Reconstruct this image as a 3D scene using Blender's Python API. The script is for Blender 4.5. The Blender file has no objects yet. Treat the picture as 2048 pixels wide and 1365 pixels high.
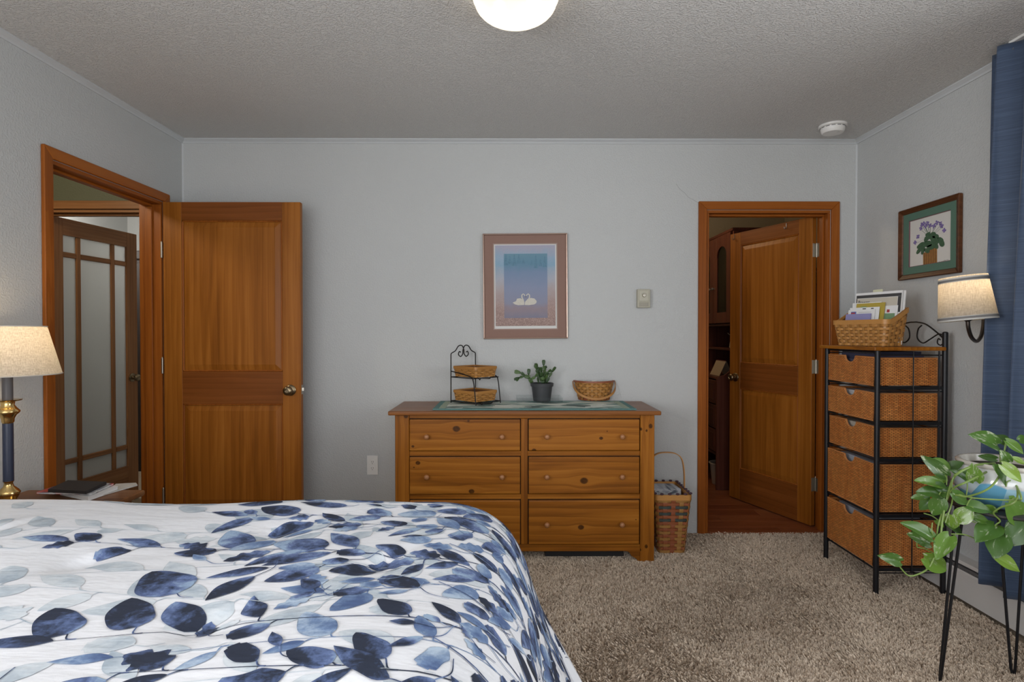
import bpy, bmesh, math, random
import numpy as np
from mathutils import Vector, Matrix, Euler, noise
R = math.radians
PI = math.pi
sc = bpy.context.scene
COL = sc.collection

# ------------------------------------------------------------------ camera, world, lights, exposure
F_PX = 1150.0
CAM_H = 1.27
cam_d = bpy.data.cameras.new('camera')
cam = bpy.data.objects.new('camera', cam_d)
COL.objects.link(cam)
cam_d.sensor_width = 36.0
cam_d.lens = F_PX / 2048 * 36.0
cam_d.clip_start = 0.02
cam.location = (0, 0, CAM_H)
cam.rotation_euler = (R(90 - 0.72), 0, R(-0.25))
sc.camera = cam

XL, XR, YB, YF, ZC = -2.046, 2.184, 3.62, -1.55, 2.487   # room shell (metres)

world = bpy.data.worlds.new('world')
sc.world = world
world.use_nodes = True
wn = world.node_tree.nodes
wn['Background'].inputs['Color'].default_value = (0.75, 0.86, 1.0, 1)
wn['Background'].inputs['Strength'].default_value = 0.5

def area(name, loc, rot, sx, sy, power, color, spread=180):
    d = bpy.data.lights.new(name, 'AREA')
    d.shape = 'RECTANGLE'; d.size = sx; d.size_y = sy
    d.energy = power; d.color = color; d.spread = R(spread)
    o = bpy.data.objects.new(name, d); COL.objects.link(o)
    o.location = loc; o.rotation_euler = rot
    return o
def point(name, loc, power, color, radius=0.03, parent=None):
    d = bpy.data.lights.new(name, 'POINT')
    d.energy = power; d.color = color; d.shadow_soft_size = radius
    o = bpy.data.objects.new(name, d); COL.objects.link(o)
    o.location = loc
    if parent: o.parent = parent
    return o
# daylight through the windows (right wall, an added one in the left wall, wall behind the camera)
area('daylight_right', (XR + 0.30, 0.95, 1.55), (0, R(90), 0), 1.5, 1.6, 46, (0.95, 0.97, 1.0))
area('fill_left', (XL - 0.30, -0.60, 1.5), (0, R(-90), 0), 1.5, 1.5, 132, (0.98, 0.98, 1.0))  # light of the added left window, put in to brighten the right wall
area('daylight_rear', (-0.35, YF - 0.35, 1.35), (R(90), 0, 0), 2.8, 1.9, 72, (0.98, 0.98, 1.0))
# unseen fill lights added to brighten the hall, far room and closet
point('hall_fill', (-2.75, 2.5, 2.36), 24, (1.0, 0.86, 0.62), 0.10)
point('far_room_fill', (-3.5, 4.6, 2.1), 24, (1.0, 0.95, 0.88), 0.15)
point('closet_fill', (1.12, 4.75, 2.40), 9, (1.0, 0.78, 0.52), 0.08)

sc.view_settings.view_transform = 'Standard'
sc.view_settings.look = 'None'
sc.view_settings.gamma = 1.0
sc.view_settings.use_curve_mapping = False
sc.view_settings.exposure = 0.0
sc.cycles.use_denoising = True
sc.cycles.max_bounces = 8
sc.cycles.diffuse_bounces = 5
sc.cycles.transparent_max_bounces = 12

# pixel -> world on a given plane (used to take real positions from the photograph)
CM = Euler(cam.rotation_euler).to_matrix()
CO = Vector(cam.location)
def ray(px, py):
    return CM @ Vector(((px - 1024) / F_PX, -(py - 682.5) / F_PX, -1.0))
def atY(px, py, Y):
    d = ray(px, py); return CO + d * ((Y - CO.y) / d.y)
def atX(px, py, X):
    d = ray(px, py); return CO + d * ((X - CO.x) / d.x)
def atZ(px, py, Z):
    d = ray(px, py); return CO + d * ((Z - CO.z) / d.z)

# ------------------------------------------------------------------ mesh helpers
class MB:
    def __init__(s):
        s.v = []; s.f = []; s.m = []; s.cur = 0
    def add(s, vs, fs):
        b = len(s.v)
        s.v += [tuple(p) for p in vs]
        s.f += [tuple(i + b for i in f) for f in fs]
        s.m += [s.cur] * len(fs)
        return s
    def box(s, x0, x1, y0, y1, z0, z1):
        return s.add([(x0,y0,z0),(x1,y0,z0),(x1,y1,z0),(x0,y1,z0),(x0,y0,z1),(x1,y0,z1),(x1,y1,z1),(x0,y1,z1)],
                     [(0,3,2,1),(4,5,6,7),(0,1,5,4),(1,2,6,5),(2,3,7,6),(3,0,4,7)])
    def taper(s, x0, x1, z0, z1, y0, y1, ins):
        """panel whose front at y1 is inset by ins on all sides"""
        return s.add([(x0,y0,z0),(x1,y0,z0),(x1,y0,z1),(x0,y0,z1),(x0+ins,y1,z0+ins),(x1-ins,y1,z0+ins),(x1-ins,y1,z1-ins),(x0+ins,y1,z1-ins)],
                     [(0,1,2,3),(4,7,6,5),(0,4,5,1),(1,5,6,2),(2,6,7,3),(3,7,4,0)])
    def prism(s, poly, axis, a0, a1):
        n = len(poly)
        def P(u, w, a):
            return (a, u, w) if axis == 'x' else ((u, a, w) if axis == 'y' else (u, w, a))
        vs = [P(u, w, a0) for u, w in poly] + [P(u, w, a1) for u, w in poly]
        fs = [tuple(range(n))[::-1], tuple(range(n, 2*n))] + [(i, (i+1) % n, n + (i+1) % n, n + i) for i in range(n)]
        return s.add(vs, fs)
    def tube(s, pts, r, n=8, closed=False, flat=1.0, cap=True):
        pts = [Vector(p) for p in pts]; N = len(pts)
        rr = r if hasattr(r, '__len__') else [r] * N
        t0 = (pts[1] - pts[0]).normalized()
        up = Vector((0,0,1)) if abs(t0.z) < 0.9 else Vector((0,1,0))
        nrm = (up - t0 * up.dot(t0)).normalized()
        vs = []
        for i in range(N):
            if closed: t = pts[(i+1) % N] - pts[i-1]
            else: t = pts[min(i+1, N-1)] - pts[max(i-1, 0)]
            t.normalize()
            nrm = (nrm - t * nrm.dot(t))
            if nrm.length < 1e-6: nrm = t.orthogonal()
            nrm.normalize(); b = t.cross(nrm)
            for k in range(n):
                a = 2*PI*k/n
                vs.append(pts[i] + nrm * (math.cos(a) * rr[i]) + b * (math.sin(a) * rr[i] * flat))
        fs = []
        for i in range(N if closed else N-1):
            j = (i+1) % N
            for k in range(n):
                fs.append((i*n+k, i*n+(k+1)%n, j*n+(k+1)%n, j*n+k))
        if cap and not closed:
            fs.append(tuple(range(n))[::-1]); fs.append(tuple(range((N-1)*n, N*n)))
        return s.add(vs, fs)
    def lathe(s, prof, n=28, c=(0,0,0), axis='z', cap=False):
        vs = []; N = len(prof)
        for r_, z in prof:
            for k in range(n):
                a = 2*PI*k/n; x, y = r_*math.cos(a), r_*math.sin(a)
                if axis == 'z': p = (c[0]+x, c[1]+y, c[2]+z)
                elif axis == 'y': p = (c[0]+x, c[1]+z, c[2]-y)
                else: p = (c[0]+z, c[1]+x, c[2]+y)
                vs.append(p)
        fs = [(i*n+k, i*n+(k+1)%n, (i+1)*n+(k+1)%n, (i+1)*n+k) for i in range(N-1) for k in range(n)]
        if cap:
            fs.append(tuple(range(n))[::-1]); fs.append(tuple(range((N-1)*n, N*n)))
        return s.add(vs, fs)
    def ell(s, c, rx, ry, rz, n=14, m=8):
        prof = [(max(1e-4, math.sin(PI*i/m)), -math.cos(PI*i/m)) for i in range(m+1)]
        vs = []
        for r_, z in prof:
            for k in range(n):
                a = 2*PI*k/n
                vs.append((c[0]+rx*r_*math.cos(a), c[1]+ry*r_*math.sin(a), c[2]+rz*z))
        fs = [(i*n+k, i*n+(k+1)%n, (i+1)*n+(k+1)%n, (i+1)*n+k) for i in range(m) for k in range(n)]
        return s.add(vs, fs)
    def grid(s, fn, nu, nv, closed_u=False):
        vs = [fn(i/nu, j/nv) for j in range(nv+1) for i in range(nu if closed_u else nu+1)]
        w = nu if closed_u else nu+1
        fs = [(j*w+i, j*w+(i+1)%w, (j+1)*w+(i+1)%w, (j+1)*w+i) for j in range(nv) for i in range(nu)]
        return s.add(vs, fs)
    def ribbon(s, cs, closed=False):
        """sweep of 4-point cross sections"""
        N = len(cs); vs = [p for c in cs for p in c]
        fs = []
        for i in range(N if closed else N-1):
            j = (i+1) % N
            for k in range(4):
                fs.append((i*4+k, i*4+(k+1)%4, j*4+(k+1)%4, j*4+k))
        if not closed: fs += [(3,2,1,0), ((N-1)*4, (N-1)*4+1, (N-1)*4+2, (N-1)*4+3)]
        return s.add(vs, fs)
    def wallgrid(s, us, ws, holes, fn, th):
        """wall of cells us x ws without the cells in holes; fn(u, w, depth)->xyz"""
        nu, nw = len(us), len(ws)
        idx = lambda i, j, k: (j*nu + i)*2 + k
        vs = [fn(us[i], ws[j], d) for j in range(nw) for i in range(nu) for d in (0, th)]
        fs = []
        solid = lambda i, j: 0 <= i < nu-1 and 0 <= j < nw-1 and (i, j) not in holes
        for j in range(nw-1):
            for i in range(nu-1):
                if not solid(i, j): continue
                fs.append((idx(i,j,0), idx(i+1,j,0), idx(i+1,j+1,0), idx(i,j+1,0)))
                fs.append((idx(i,j,1), idx(i,j+1,1), idx(i+1,j+1,1), idx(i+1,j,1)))
                if not solid(i-1,j): fs.append((idx(i,j,0), idx(i,j+1,0), idx(i,j+1,1), idx(i,j,1)))
                if not solid(i+1,j): fs.append((idx(i+1,j,0), idx(i+1,j,1), idx(i+1,j+1,1), idx(i+1,j+1,0)))
                if not solid(i,j-1): fs.append((idx(i,j,0), idx(i,j,1), idx(i+1,j,1), idx(i+1,j,0)))
                if not solid(i,j+1): fs.append((idx(i,j+1,0), idx(i+1,j+1,0), idx(i+1,j+1,1), idx(i,j+1,1)))
        return s.add(vs, fs)
    def xf(s, M, start=0):
        for i in range(start, len(s.v)): s.v[i] = tuple(M @ Vector(s.v[i]))
        return s
    def mesh(s, name, mat, bevel=0, seg=1, smooth=False, angle=35):
        me = bpy.data.meshes.new(name)
        me.from_pydata(s.v, [], s.f)
        if any(s.m): me.polygons.foreach_set('material_index', s.m)
        bm = bmesh.new(); bm.from_mesh(me)
        bmesh.ops.recalc_face_normals(bm, faces=bm.faces)
        if bevel:
            ed = [e for e in bm.edges if len(e.link_faces) == 2 and e.calc_face_angle(0) > R(30)]
            bmesh.ops.bevel(bm, geom=ed, offset=bevel, segments=seg, affect='EDGES', profile=0.6, clamp_overlap=True)
        for f in bm.faces: f.smooth = smooth
        bm.to_mesh(me); bm.free()
        if smooth and angle < 180:
            me.set_sharp_from_angle(angle=R(angle))
        for m in (mat if isinstance(mat, (list, tuple)) else [mat]): me.materials.append(m)
        return me
    def build(s, name, mat, parent=None, **k):
        o = bpy.data.objects.new(name, s.mesh(name, mat, **k))
        COL.objects.link(o); o.parent = parent
        return o

def tag(o, label=None, cat=None, group=None, kind=None):
    if label: o['label'] = label
    if cat: o['category'] = cat
    if group: o['group'] = group
    if kind: o['kind'] = kind
    return o
def thing(name, label, cat, loc=(0,0,0), rz=0, group=None):
    o = bpy.data.objects.new(name, None); COL.objects.link(o)
    o.empty_display_size = 0.05
    o.location = loc; o.rotation_euler = (0, 0, rz)
    return tag(o, label, cat, group)
def struct(name, label=None, loc=(0,0,0), rz=0):
    o = bpy.data.objects.new(name, None); COL.objects.link(o)
    o.empty_display_size = 0.05
    o.location = loc; o.rotation_euler = (0, 0, rz)
    return tag(o, label, kind='structure')
def copy_part(o, parent, loc=None, rot=None, scale=None):
    c = o.copy(); COL.objects.link(c); c.parent = parent
    if loc is not None: c.location = loc
    if rot is not None: c.rotation_euler = rot
    if scale is not None: c.scale = scale
    return c
def bez(pts, n=12):
    """Catmull-Rom through pts"""
    P = [Vector(p) for p in pts]
    P = [P[0]*2 - P[1]] + P + [P[-1]*2 - P[-2]]
    out = []
    for i in range(1, len(P)-2):
        for k in range(n):
            t = k/n
            out.append(0.5*((2*P[i]) + (P[i+1]-P[i-1])*t + (2*P[i-1]-5*P[i]+4*P[i+1]-P[i+2])*t*t + (3*P[i]-P[i-1]-3*P[i+1]+P[i+2])*t**3))
    out.append(P[-2])
    return out

# ------------------------------------------------------------------ materials
class NT:
    def __init__(s, name):
        s.mat = bpy.data.materials.new(name); s.mat.use_nodes = True
        s.t = s.mat.node_tree; s.n = s.t.nodes
        s.b = s.n['Principled BSDF']; s.out = s.n['Material Output']
    def node(s, typ, ins=None, **props):
        nd = s.n.new('ShaderNode' + typ)
        for k, v in props.items(): setattr(nd, k, v)
        for k, v in (ins or {}).items(): s.set(nd.inputs[k], v)
        return nd
    def set(s, sock, v):
        if isinstance(v, bpy.types.NodeSocket): s.t.links.new(v, sock)
        elif isinstance(v, bpy.types.Node): s.t.links.new(v.outputs[0], sock)
        else:
            if isinstance(v, tuple) and len(v) == 3 and sock.type == 'RGBA': v = (*v, 1)
            sock.default_value = v
    def p(s, **k):
        for a, v in k.items(): s.set(s.b.inputs[a.replace('_', ' ')], v)
        return s
    def obj(s): return s.node('TexCoord').outputs['Object']
    def uv(s): return s.node('TexCoord').outputs['UV']
    def mapping(s, vec, scale=(1,1,1), loc=(0,0,0), rot=(0,0,0)):
        return s.node('Mapping', {'Vector': vec, 'Scale': scale, 'Location': loc, 'Rotation': rot}).outputs[0]
    def noise(s, vec, scale, detail=4, rough=0.55, dist=0):
        return s.node('TexNoise', {'Vector': vec, 'Scale': scale, 'Detail': detail, 'Roughness': rough, 'Distortion': dist})
    def ramp(s, fac, stops):
        r = s.node('ValToRGB', {'Fac': fac}); e = r.color_ramp.elements
        while len(e) < len(stops): e.new(0.5)
        for i, (p_, c) in enumerate(stops):
            e[i].position = p_; e[i].color = (*c, 1) if len(c) == 3 else c
        return r.outputs[0]
    def mix(s, fac, a, b, blend='MIX'):
        m = s.node('Mix', data_type='RGBA', blend_type=blend)
        s.set(m.inputs[0], fac); s.set(m.inputs[6], a); s.set(m.inputs[7], b)
        return m.outputs[2]
    def math(s, op, a, b=0.0, c=0.0, clamp=False):
        m = s.node('Math', operation=op, use_clamp=clamp)
        s.set(m.inputs[0], a); s.set(m.inputs[1], b); s.set(m.inputs[2], c)
        return m.outputs[0]
    def maprange(s, v, a, b, c=0.0, d=1.0, smooth=False):
        return s.node('MapRange', {'Value': v, 'From Min': a, 'From Max': b, 'To Min': c, 'To Max': d},
                      interpolation_type='SMOOTHSTEP' if smooth else 'LINEAR').outputs[0]
    def bump(s, h, strength=0.3, dist=0.002):
        b = s.node('Bump', {'Height': h, 'Strength': strength, 'Distance': dist})
        s.t.links.new(b.outputs[0], s.b.inputs['Normal'])

def plain(name, col, rough=0.5, metal=0.0, var=0.0, vs=30, bump=0, bs=200, spec=None, **k):
    m = NT(name); m.p(Base_Color=col, Roughness=rough, Metallic=metal)
    v = m.obj()
    if var:
        f = m.noise(v, vs, 3)
        m.p(Base_Color=m.mix(f.outputs[0], tuple(c*(1-var) for c in col), tuple(min(1, c*(1+var)) for c in col)))
    if bump: m.bump(m.noise(v, bs, 2).outputs[0], bump, 0.001)
    if spec is not None: m.b.inputs['Specular IOR Level'].default_value = spec
    for a, b in k.items(): m.set(m.b.inputs[a.replace('_', ' ')], b)
    return m.mat

def wood(name, c_dark, c_mid, c_light, along='z', sc_=1.0, rough=0.38, knots=(), plane='xz', fig=0.5, coat=0.0):
    """grain stretched along one axis; knots = (u, w, radius) in the given plane"""
    m = NT(name); v = m.obj()
    st = {'x': (0.09, 1, 1), 'y': (1, 0.09, 1), 'z': (1, 1, 0.09)}[along]
    rnd = m.node('ObjectInfo').outputs['Random']
    off = m.node('CombineXYZ', {'X': m.math('MULTIPLY', rnd, 7.3), 'Y': m.math('MULTIPLY', rnd, 3.1), 'Z': m.math('MULTIPLY', rnd, 5.7)}).outputs[0]
    kmask = None; vv = v
    if knots:
        sep = m.node('SeparateXYZ', {'Vector': v})
        U = sep.outputs['XYZ'.index(plane[0].upper())]; W = sep.outputs['XYZ'.index(plane[1].upper())]
        shift = None
        for (ku, kw, kr) in knots:
            du = m.math('SUBTRACT', U, ku); dw = m.math('SUBTRACT', W, kw)
            if along == plane[0]: du2, dw2 = m.math('MULTIPLY', du, 0.8), dw
            else: du2, dw2 = du, m.math('MULTIPLY', dw, 0.8)
            dist = m.math('SQRT', m.math('ADD', m.math('MULTIPLY', du2, du2), m.math('MULTIPLY', dw2, dw2)))
            mk = m.maprange(dist, kr*1.15, kr*0.75, 0, 1, True)
            kmask = mk if kmask is None else m.math('MAXIMUM', kmask, mk)
            fall = m.maprange(dist, kr*5, kr*0.8, 0, 1, True)
            acr = dw if along == plane[0] else du
            sgn = m.math('DIVIDE', acr, m.math('ADD', m.math('ABSOLUTE', acr), kr*0.6))
            sh = m.math('MULTIPLY', m.math('MULTIPLY', fall, sgn), -kr*1.1)
            shift = sh if shift is None else m.math('ADD', shift, sh)
        c = m.node('CombineXYZ', {('XYZ'['XYZ'.index(plane[1].upper() if along == plane[0] else plane[0].upper())]): shift})
        vv = m.node('VectorMath', {0: v, 1: c.outputs[0]}, operation='ADD').outputs[0]
    vo = m.node('VectorMath', {0: vv, 1: off}, operation='ADD').outputs[0]
    mp = m.mapping(vo, tuple(a*sc_ for a in st))
    big = m.noise(mp, 9, 3, 0.5, fig)
    fine = m.noise(m.mapping(vo, tuple((a if a == 1 else a*0.25)*sc_ for a in st)), 120, 4, 0.65)
    rings = m.node('TexWave', {'Vector': mp, 'Scale': 9.0, 'Distortion': 5.0, 'Detail': 2.5, 'Detail Scale': 1.2, 'Detail Roughness': 0.6},
                   bands_direction={'x': 'Z', 'y': 'X', 'z': 'X'}[along], wave_profile='SAW')
    f = m.math('ADD', m.math('MULTIPLY', big.outputs[0], 0.62), m.math('ADD', m.math('MULTIPLY', fine.outputs[0], 0.26), m.math('MULTIPLY', rings.outputs[1], 0.12)))
    col = m.ramp(f, [(0.34, c_dark), (0.50, c_mid), (0.68, c_light)])
    if kmask is not None:
        kc = m.ramp(m.noise(v, 160, 2).outputs[0], [(0.3, tuple(c*0.16 for c in c_dark)), (0.7, tuple(c*0.55 for c in c_dark))])
        col = m.mix(m.math('MULTIPLY', kmask, 0.92), col, kc)
    m.p(Base_Color=col, Roughness=m.maprange(fine.outputs[0], 0.3, 0.7, rough-0.05, rough+0.08))
    m.b.inputs['Specular IOR Level'].default_value = 0.2; m.b.inputs['Coat Weight'].default_value = coat; m.b.inputs['Coat Roughness'].default_value = 0.25
    m.bump(fine.outputs[0], 0.08, 0.0006)
    return m.mat

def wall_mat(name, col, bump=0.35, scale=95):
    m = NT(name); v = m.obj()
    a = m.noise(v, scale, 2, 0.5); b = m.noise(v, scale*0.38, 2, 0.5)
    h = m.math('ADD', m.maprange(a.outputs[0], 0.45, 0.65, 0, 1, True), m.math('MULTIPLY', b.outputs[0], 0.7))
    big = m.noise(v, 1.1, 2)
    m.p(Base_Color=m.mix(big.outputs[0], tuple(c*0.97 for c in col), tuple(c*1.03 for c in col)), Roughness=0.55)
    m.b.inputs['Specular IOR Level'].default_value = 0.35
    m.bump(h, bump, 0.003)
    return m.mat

M = {}
M['wall'] = wall_mat('wall_paint', (0.515, 0.527, 0.522), 0.30, 110)
M['ceiling'] = wall_mat('ceiling_texture', (0.64, 0.63, 0.61), 0.95, 130)
M['trim_paint'] = plain('painted_trim', (0.53, 0.55, 0.56), 0.4)
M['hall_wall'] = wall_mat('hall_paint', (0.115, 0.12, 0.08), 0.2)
M['far_wall'] = wall_mat('far_room_paint', (0.60, 0.61, 0.60), 0.1)
M['closet_wall'] = wall_mat('closet_paint', (0.42, 0.36, 0.26), 0.2)
CH = ((0.20, 0.062, 0.006), (0.285, 0.094, 0.011), (0.37, 0.132, 0.019))
CHR = ((0.145, 0.042, 0.007), (0.20, 0.060, 0.011), (0.25, 0.080, 0.016))
M['cherry_z'] = wood('cherry_upright', *CH, along='z', sc_=1.1, fig=0.8)
M['cherry_panel'] = wood('cherry_panel', *CH, along='z', sc_=0.8, fig=1.6)
M['cherry_x'] = wood('cherry_crossways', *CHR, along='x', sc_=1.0)
TRC = ((0.21, 0.055, 0.007), (0.285, 0.080, 0.010), (0.35, 0.108, 0.016))
M['trim_z'] = wood('trim_upright', *TRC, along='z', sc_=1.2)
M['trim_x'] = wood('trim_crossways', *TRC, along='x', sc_=1.2)
M['trim_y'] = wood('trim_lengthways', *TRC, along='y', sc_=1.2)
GD = ((0.20, 0.085, 0.032), (0.29, 0.13, 0.052), (0.36, 0.17, 0.072))
M['fir_z'] = wood('fir_upright', *GD, along='z', sc_=1.3)
M['fir_x'] = wood('fir_crossways', *GD, along='x', sc_=1.3)
PN = ((0.155, 0.048, 0.004), (0.285, 0.097, 0.009), (0.41, 0.156, 0.019))
M['pine_x'] = wood('pine_crossways', *PN, along='x', sc_=0.8, fig=1.2)
M['pine_top'] = wood('pine_top', (0.15, 0.05, 0.012), (0.22, 0.08, 0.02), (0.29, 0.11, 0.03), along='x', sc_=0.8, rough=0.3)
M['mahogany'] = wood('dark_red_wood', (0.065, 0.018, 0.011), (0.105, 0.030, 0.018), (0.14, 0.045, 0.025), along='z')
M['laminate'] = wood('laminate_floor', (0.16, 0.045, 0.018), (0.24, 0.075, 0.03), (0.30, 0.11, 0.045), along='x', rough=0.3)
M['black_metal'] = plain('black_powder_coat', (0.012, 0.012, 0.014), 0.42, 0.3, 0.2)
M['iron'] = plain('wrought_iron', (0.02, 0.017, 0.016), 0.5, 0.6)
M['brass'] = plain('polished_brass', (0.72, 0.50, 0.20), 0.16, 1.0)
M['old_brass'] = plain('antique_brass', (0.27, 0.21, 0.13), 0.3, 1.0, 0.15)
M['nickel'] = plain('satin_nickel', (0.46, 0.43, 0.37), 0.38, 1.0)
M['bronze'] = plain('dark_bronze', (0.10, 0.085, 0.075), 0.35, 0.9)
M['white_plastic'] = plain('white_plastic', (0.78, 0.77, 0.74), 0.4)
M['beige_plastic'] = plain('beige_plastic', (0.42, 0.40, 0.32), 0.5)
M['dark_void'] = plain('dark_slot', (0.01, 0.01, 0.01), 0.8)
M['heater'] = plain('heater_enamel', (0.60, 0.59, 0.57), 0.35)
M['paper'] = plain('white_paper', (0.74, 0.74, 0.73), 0.6, var=0.04)
M['paper_grey'] = plain('newsprint', (0.55, 0.54, 0.51), 0.7, var=0.2, vs=60)
M['linen_white'] = plain('mattress_ticking', (0.6, 0.6, 0.6), 0.8)

# ------------------------------------------------------------------ the setting: walls, floor, ceiling
DX0, DX1, DZ = 1.243, 2.014, 2.043        # closet doorway in the back wall
LY0, LY1 = 2.583, 3.40                    # bedroom doorway in the left wall
TH = 0.12
wb = MB().wallgrid([XL-TH, DX0, DX1, XR+TH], [-0.05, DZ, ZC+0.05], {(1, 0)}, lambda u, w, d: (u, YB+d, w), TH).build('wall_back', M['wall'])
tag(wb, kind='structure')
wl = MB().wallgrid([YF-TH, -1.35, 0.15, LY0, LY1, YB], [-0.05, 0.8, DZ, 2.25, ZC+0.05], {(1, 1), (1, 2), (3, 0), (3, 1)}, lambda u, w, d: (XL-d, u, w), TH).build('wall_left', M['wall'])
tag(wl, kind='structure')
WY0, WY1, WZ0, WZ1 = 0.25, 1.75, 0.85, 2.2
wr = MB().wallgrid([YF-TH, WY0, WY1, YB], [-0.05, WZ0, WZ1, ZC+0.05], {(1, 1)}, lambda u, w, d: (XR+d, u, w), TH).build('wall_right', M['wall'])
tag(wr, kind='structure')
RX0, RX1, RZ0, RZ1 = -1.75, 1.05, 0.45, 2.25
wf = MB().wallgrid([XL-TH, RX0, RX1, XR+TH], [-0.05, RZ0, RZ1, ZC+0.05], {(1, 1)}, lambda u, w, d: (u, YF-d, w), TH).build('wall_front', M['wall'])
tag(wf, kind='structure')
tag(MB().box(XL-TH, XR+TH, YF-TH, YB+TH, ZC, ZC+0.06).build('ceiling', M['ceiling']), kind='structure')
# thin window panes in frames (all windows lie outside the photograph)
gm = NT('window_glass')
tb = gm.node('BsdfTransparent'); gb = gm.node('BsdfGlossy', {'Roughness': 0.02})
mx = gm.node('MixShader', {0: 0.06, 1: tb, 2: gb}); gm.t.links.new(mx.outputs[0], gm.out.inputs[0])
def window(name, fn, u0, u1, w0, w1):
    r_ = struct(name)
    f = 0.05
    for (a0, a1, b0, b1) in ((u0, u0+f, w0, w1), (u1-f, u1, w0, w1), (u0+f, u1-f, w0, w0+f), (u0+f, u1-f, w1-f, w1), ((u0+u1)/2-0.02, (u0+u1)/2+0.02, w0+f, w1-f)):
        p, q = fn(a0, b0, 0.04), fn(a1, b1, 0.10)
        MB().box(min(p[0],q[0]), max(p[0],q[0]), min(p[1],q[1]), max(p[1],q[1]), min(p[2],q[2]), max(p[2],q[2])).build('window_frame', M['white_plastic'], r_)
    MB().add([fn(u0+f, w0+f, .07), fn(u1-f, w0+f, .07), fn(u1-f, w1-f, .07), fn(u0+f, w1-f, .07)], [(0,1,2,3)]).build('window_pane', gm.mat, r_)
window('window_1', lambda u, w, d: (XR+d, u, w), WY0, WY1, WZ0, WZ1)
window('fill_window', lambda u, w, d: (XL-d, u, w), -1.35, 0.15, 0.8, 2.25)  # added window, made for light from the left onto the right wall
window('window_2', lambda u, w, d: (u, YF-d, w), RX0, RX1, RZ0, RZ1)

# carpet: backing + pile
cm_ = NT('carpet'); v = cm_.obj()
cl = cm_.noise(v, 260, 2); cb = cm_.noise(v, 2.2, 3)
base = cm_.mix(cl.outputs[0], (0.30, 0.235, 0.17), (0.46, 0.365, 0.27))
cm_.p(Base_Color=base, Roughness=0.95); cm_.b.inputs['Specular IOR Level'].default_value = 0.1
cm_.bump(cl.outputs[0], 0.6, 0.006)
M['carpet'] = cm_.mat
fl = MB().box(XL-TH, XR+TH, YF-TH, YB, -0.05, 0).build('floor', M['carpet'])
tag(fl, 'beige brown shag carpet covering the bedroom floor', kind='structure')
pm = NT('carpet_pile')
at = pm.node('Attribute', attribute_name='tuft')
pm.p(Base_Color=pm.ramp(at.outputs['Fac'], [(0.0, (0.43, 0.345, 0.265)), (0.5, (0.64, 0.53, 0.415)), (1.0, (0.80, 0.68, 0.55))]), Roughness=0.9)
pm.b.inputs['Specular IOR Level'].default_value = 0.1
def carpet_pile():
    rg = np.random.default_rng(4)
    def lump(x, y, s, k):
        r2 = np.random.default_rng(k); o = np.zeros_like(x)
        for _ in range(6):
            a = r2.uniform(0, 2*PI); fq = s*r2.uniform(0.6, 1.6); o += np.sin((x*np.cos(a)+y*np.sin(a))*fq + r2.uniform(0, 6.28))
        return o/2.4
    parts = []
    for (x0, x1, y0, y1, dens) in ((-0.12, 2.10, 0.95, 2.4, 34000), (-0.12, 2.12, 2.4, YB-0.004, 30000), (-2.0, -0.12, 1.95, YB-0.004, 9000)):
        n = int((x1-x0)*(y1-y0)*dens)
        parts.append(np.stack([rg.uniform(x0, x1, n), rg.uniform(y0, y1, n)], 1))
    P = np.concatenate(parts); x, y = P[:, 0], P[:, 1]; n = len(x)
    lean = lump(x, y, 5.0, 1)*1.3 + 0.6*lump(x, y, 22, 2) + rg.normal(0, 0.9, n) + 2.6
    amt = np.clip(0.006 + 0.0045*lump(x, y, 7, 3) + 0.004*lump(x, y, 35, 5) + rg.normal(0, 0.002, n), 0.0005, 0.016)
    h = 0.014 + rg.normal(0, 0.0013, n) + 0.0012*lump(x, y, 45, 4)
    w = 0.0032 + rg.uniform(0, 0.0018, n)
    ta = rg.uniform(0, PI, n)
    dx, dy = np.cos(lean)*amt, np.sin(lean)*amt
    wx, wy = np.cos(ta)*w, np.sin(ta)*w
    V = np.empty((n, 5, 3), np.float32)
    V[:,0] = np.stack([x-wx, y-wy, np.full(n, -0.002)], 1); V[:,1] = np.stack([x+wx, y+wy, np.full(n, -0.002)], 1)
    V[:,2] = np.stack([x+wx+dx*.35, y+wy+dy*.35, h*.62], 1); V[:,3] = np.stack([x-wx+dx*.35, y-wy+dy*.35, h*.62], 1)
    V[:,4] = np.stack([x+dx, y+dy, h], 1)
    b = np.arange(n, dtype=np.int32)*5
    tri = np.stack([b, b+1, b+2, b, b+2, b+3, b+3, b+2, b+4], 1).ravel()
    me = bpy.data.meshes.new('carpet_pile')
    me.vertices.add(n*5); me.vertices.foreach_set('co', V.ravel())
    me.loops.add(n*9); me.loops.foreach_set('vertex_index', tri)
    me.polygons.add(n*3); me.polygons.foreach_set('loop_start', np.arange(0, n*9, 3, dtype=np.int32))
    me.update(calc_edges=True)
    a = me.attributes.new('tuft', 'FLOAT', 'POINT')
    tv = np.clip(rg.normal(0.5, 0.22, n) + 0.10*lump(x, y, 4, 9), 0, 1).astype(np.float32)
    a.data.foreach_set('value', np.repeat(tv, 5))
    me.materials.append(pm.mat)
    o = bpy.data.objects.new('carpet_pile', me); COL.objects.link(o); o.parent = fl
    tag(o, kind='stuff')
carpet_pile()

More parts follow.
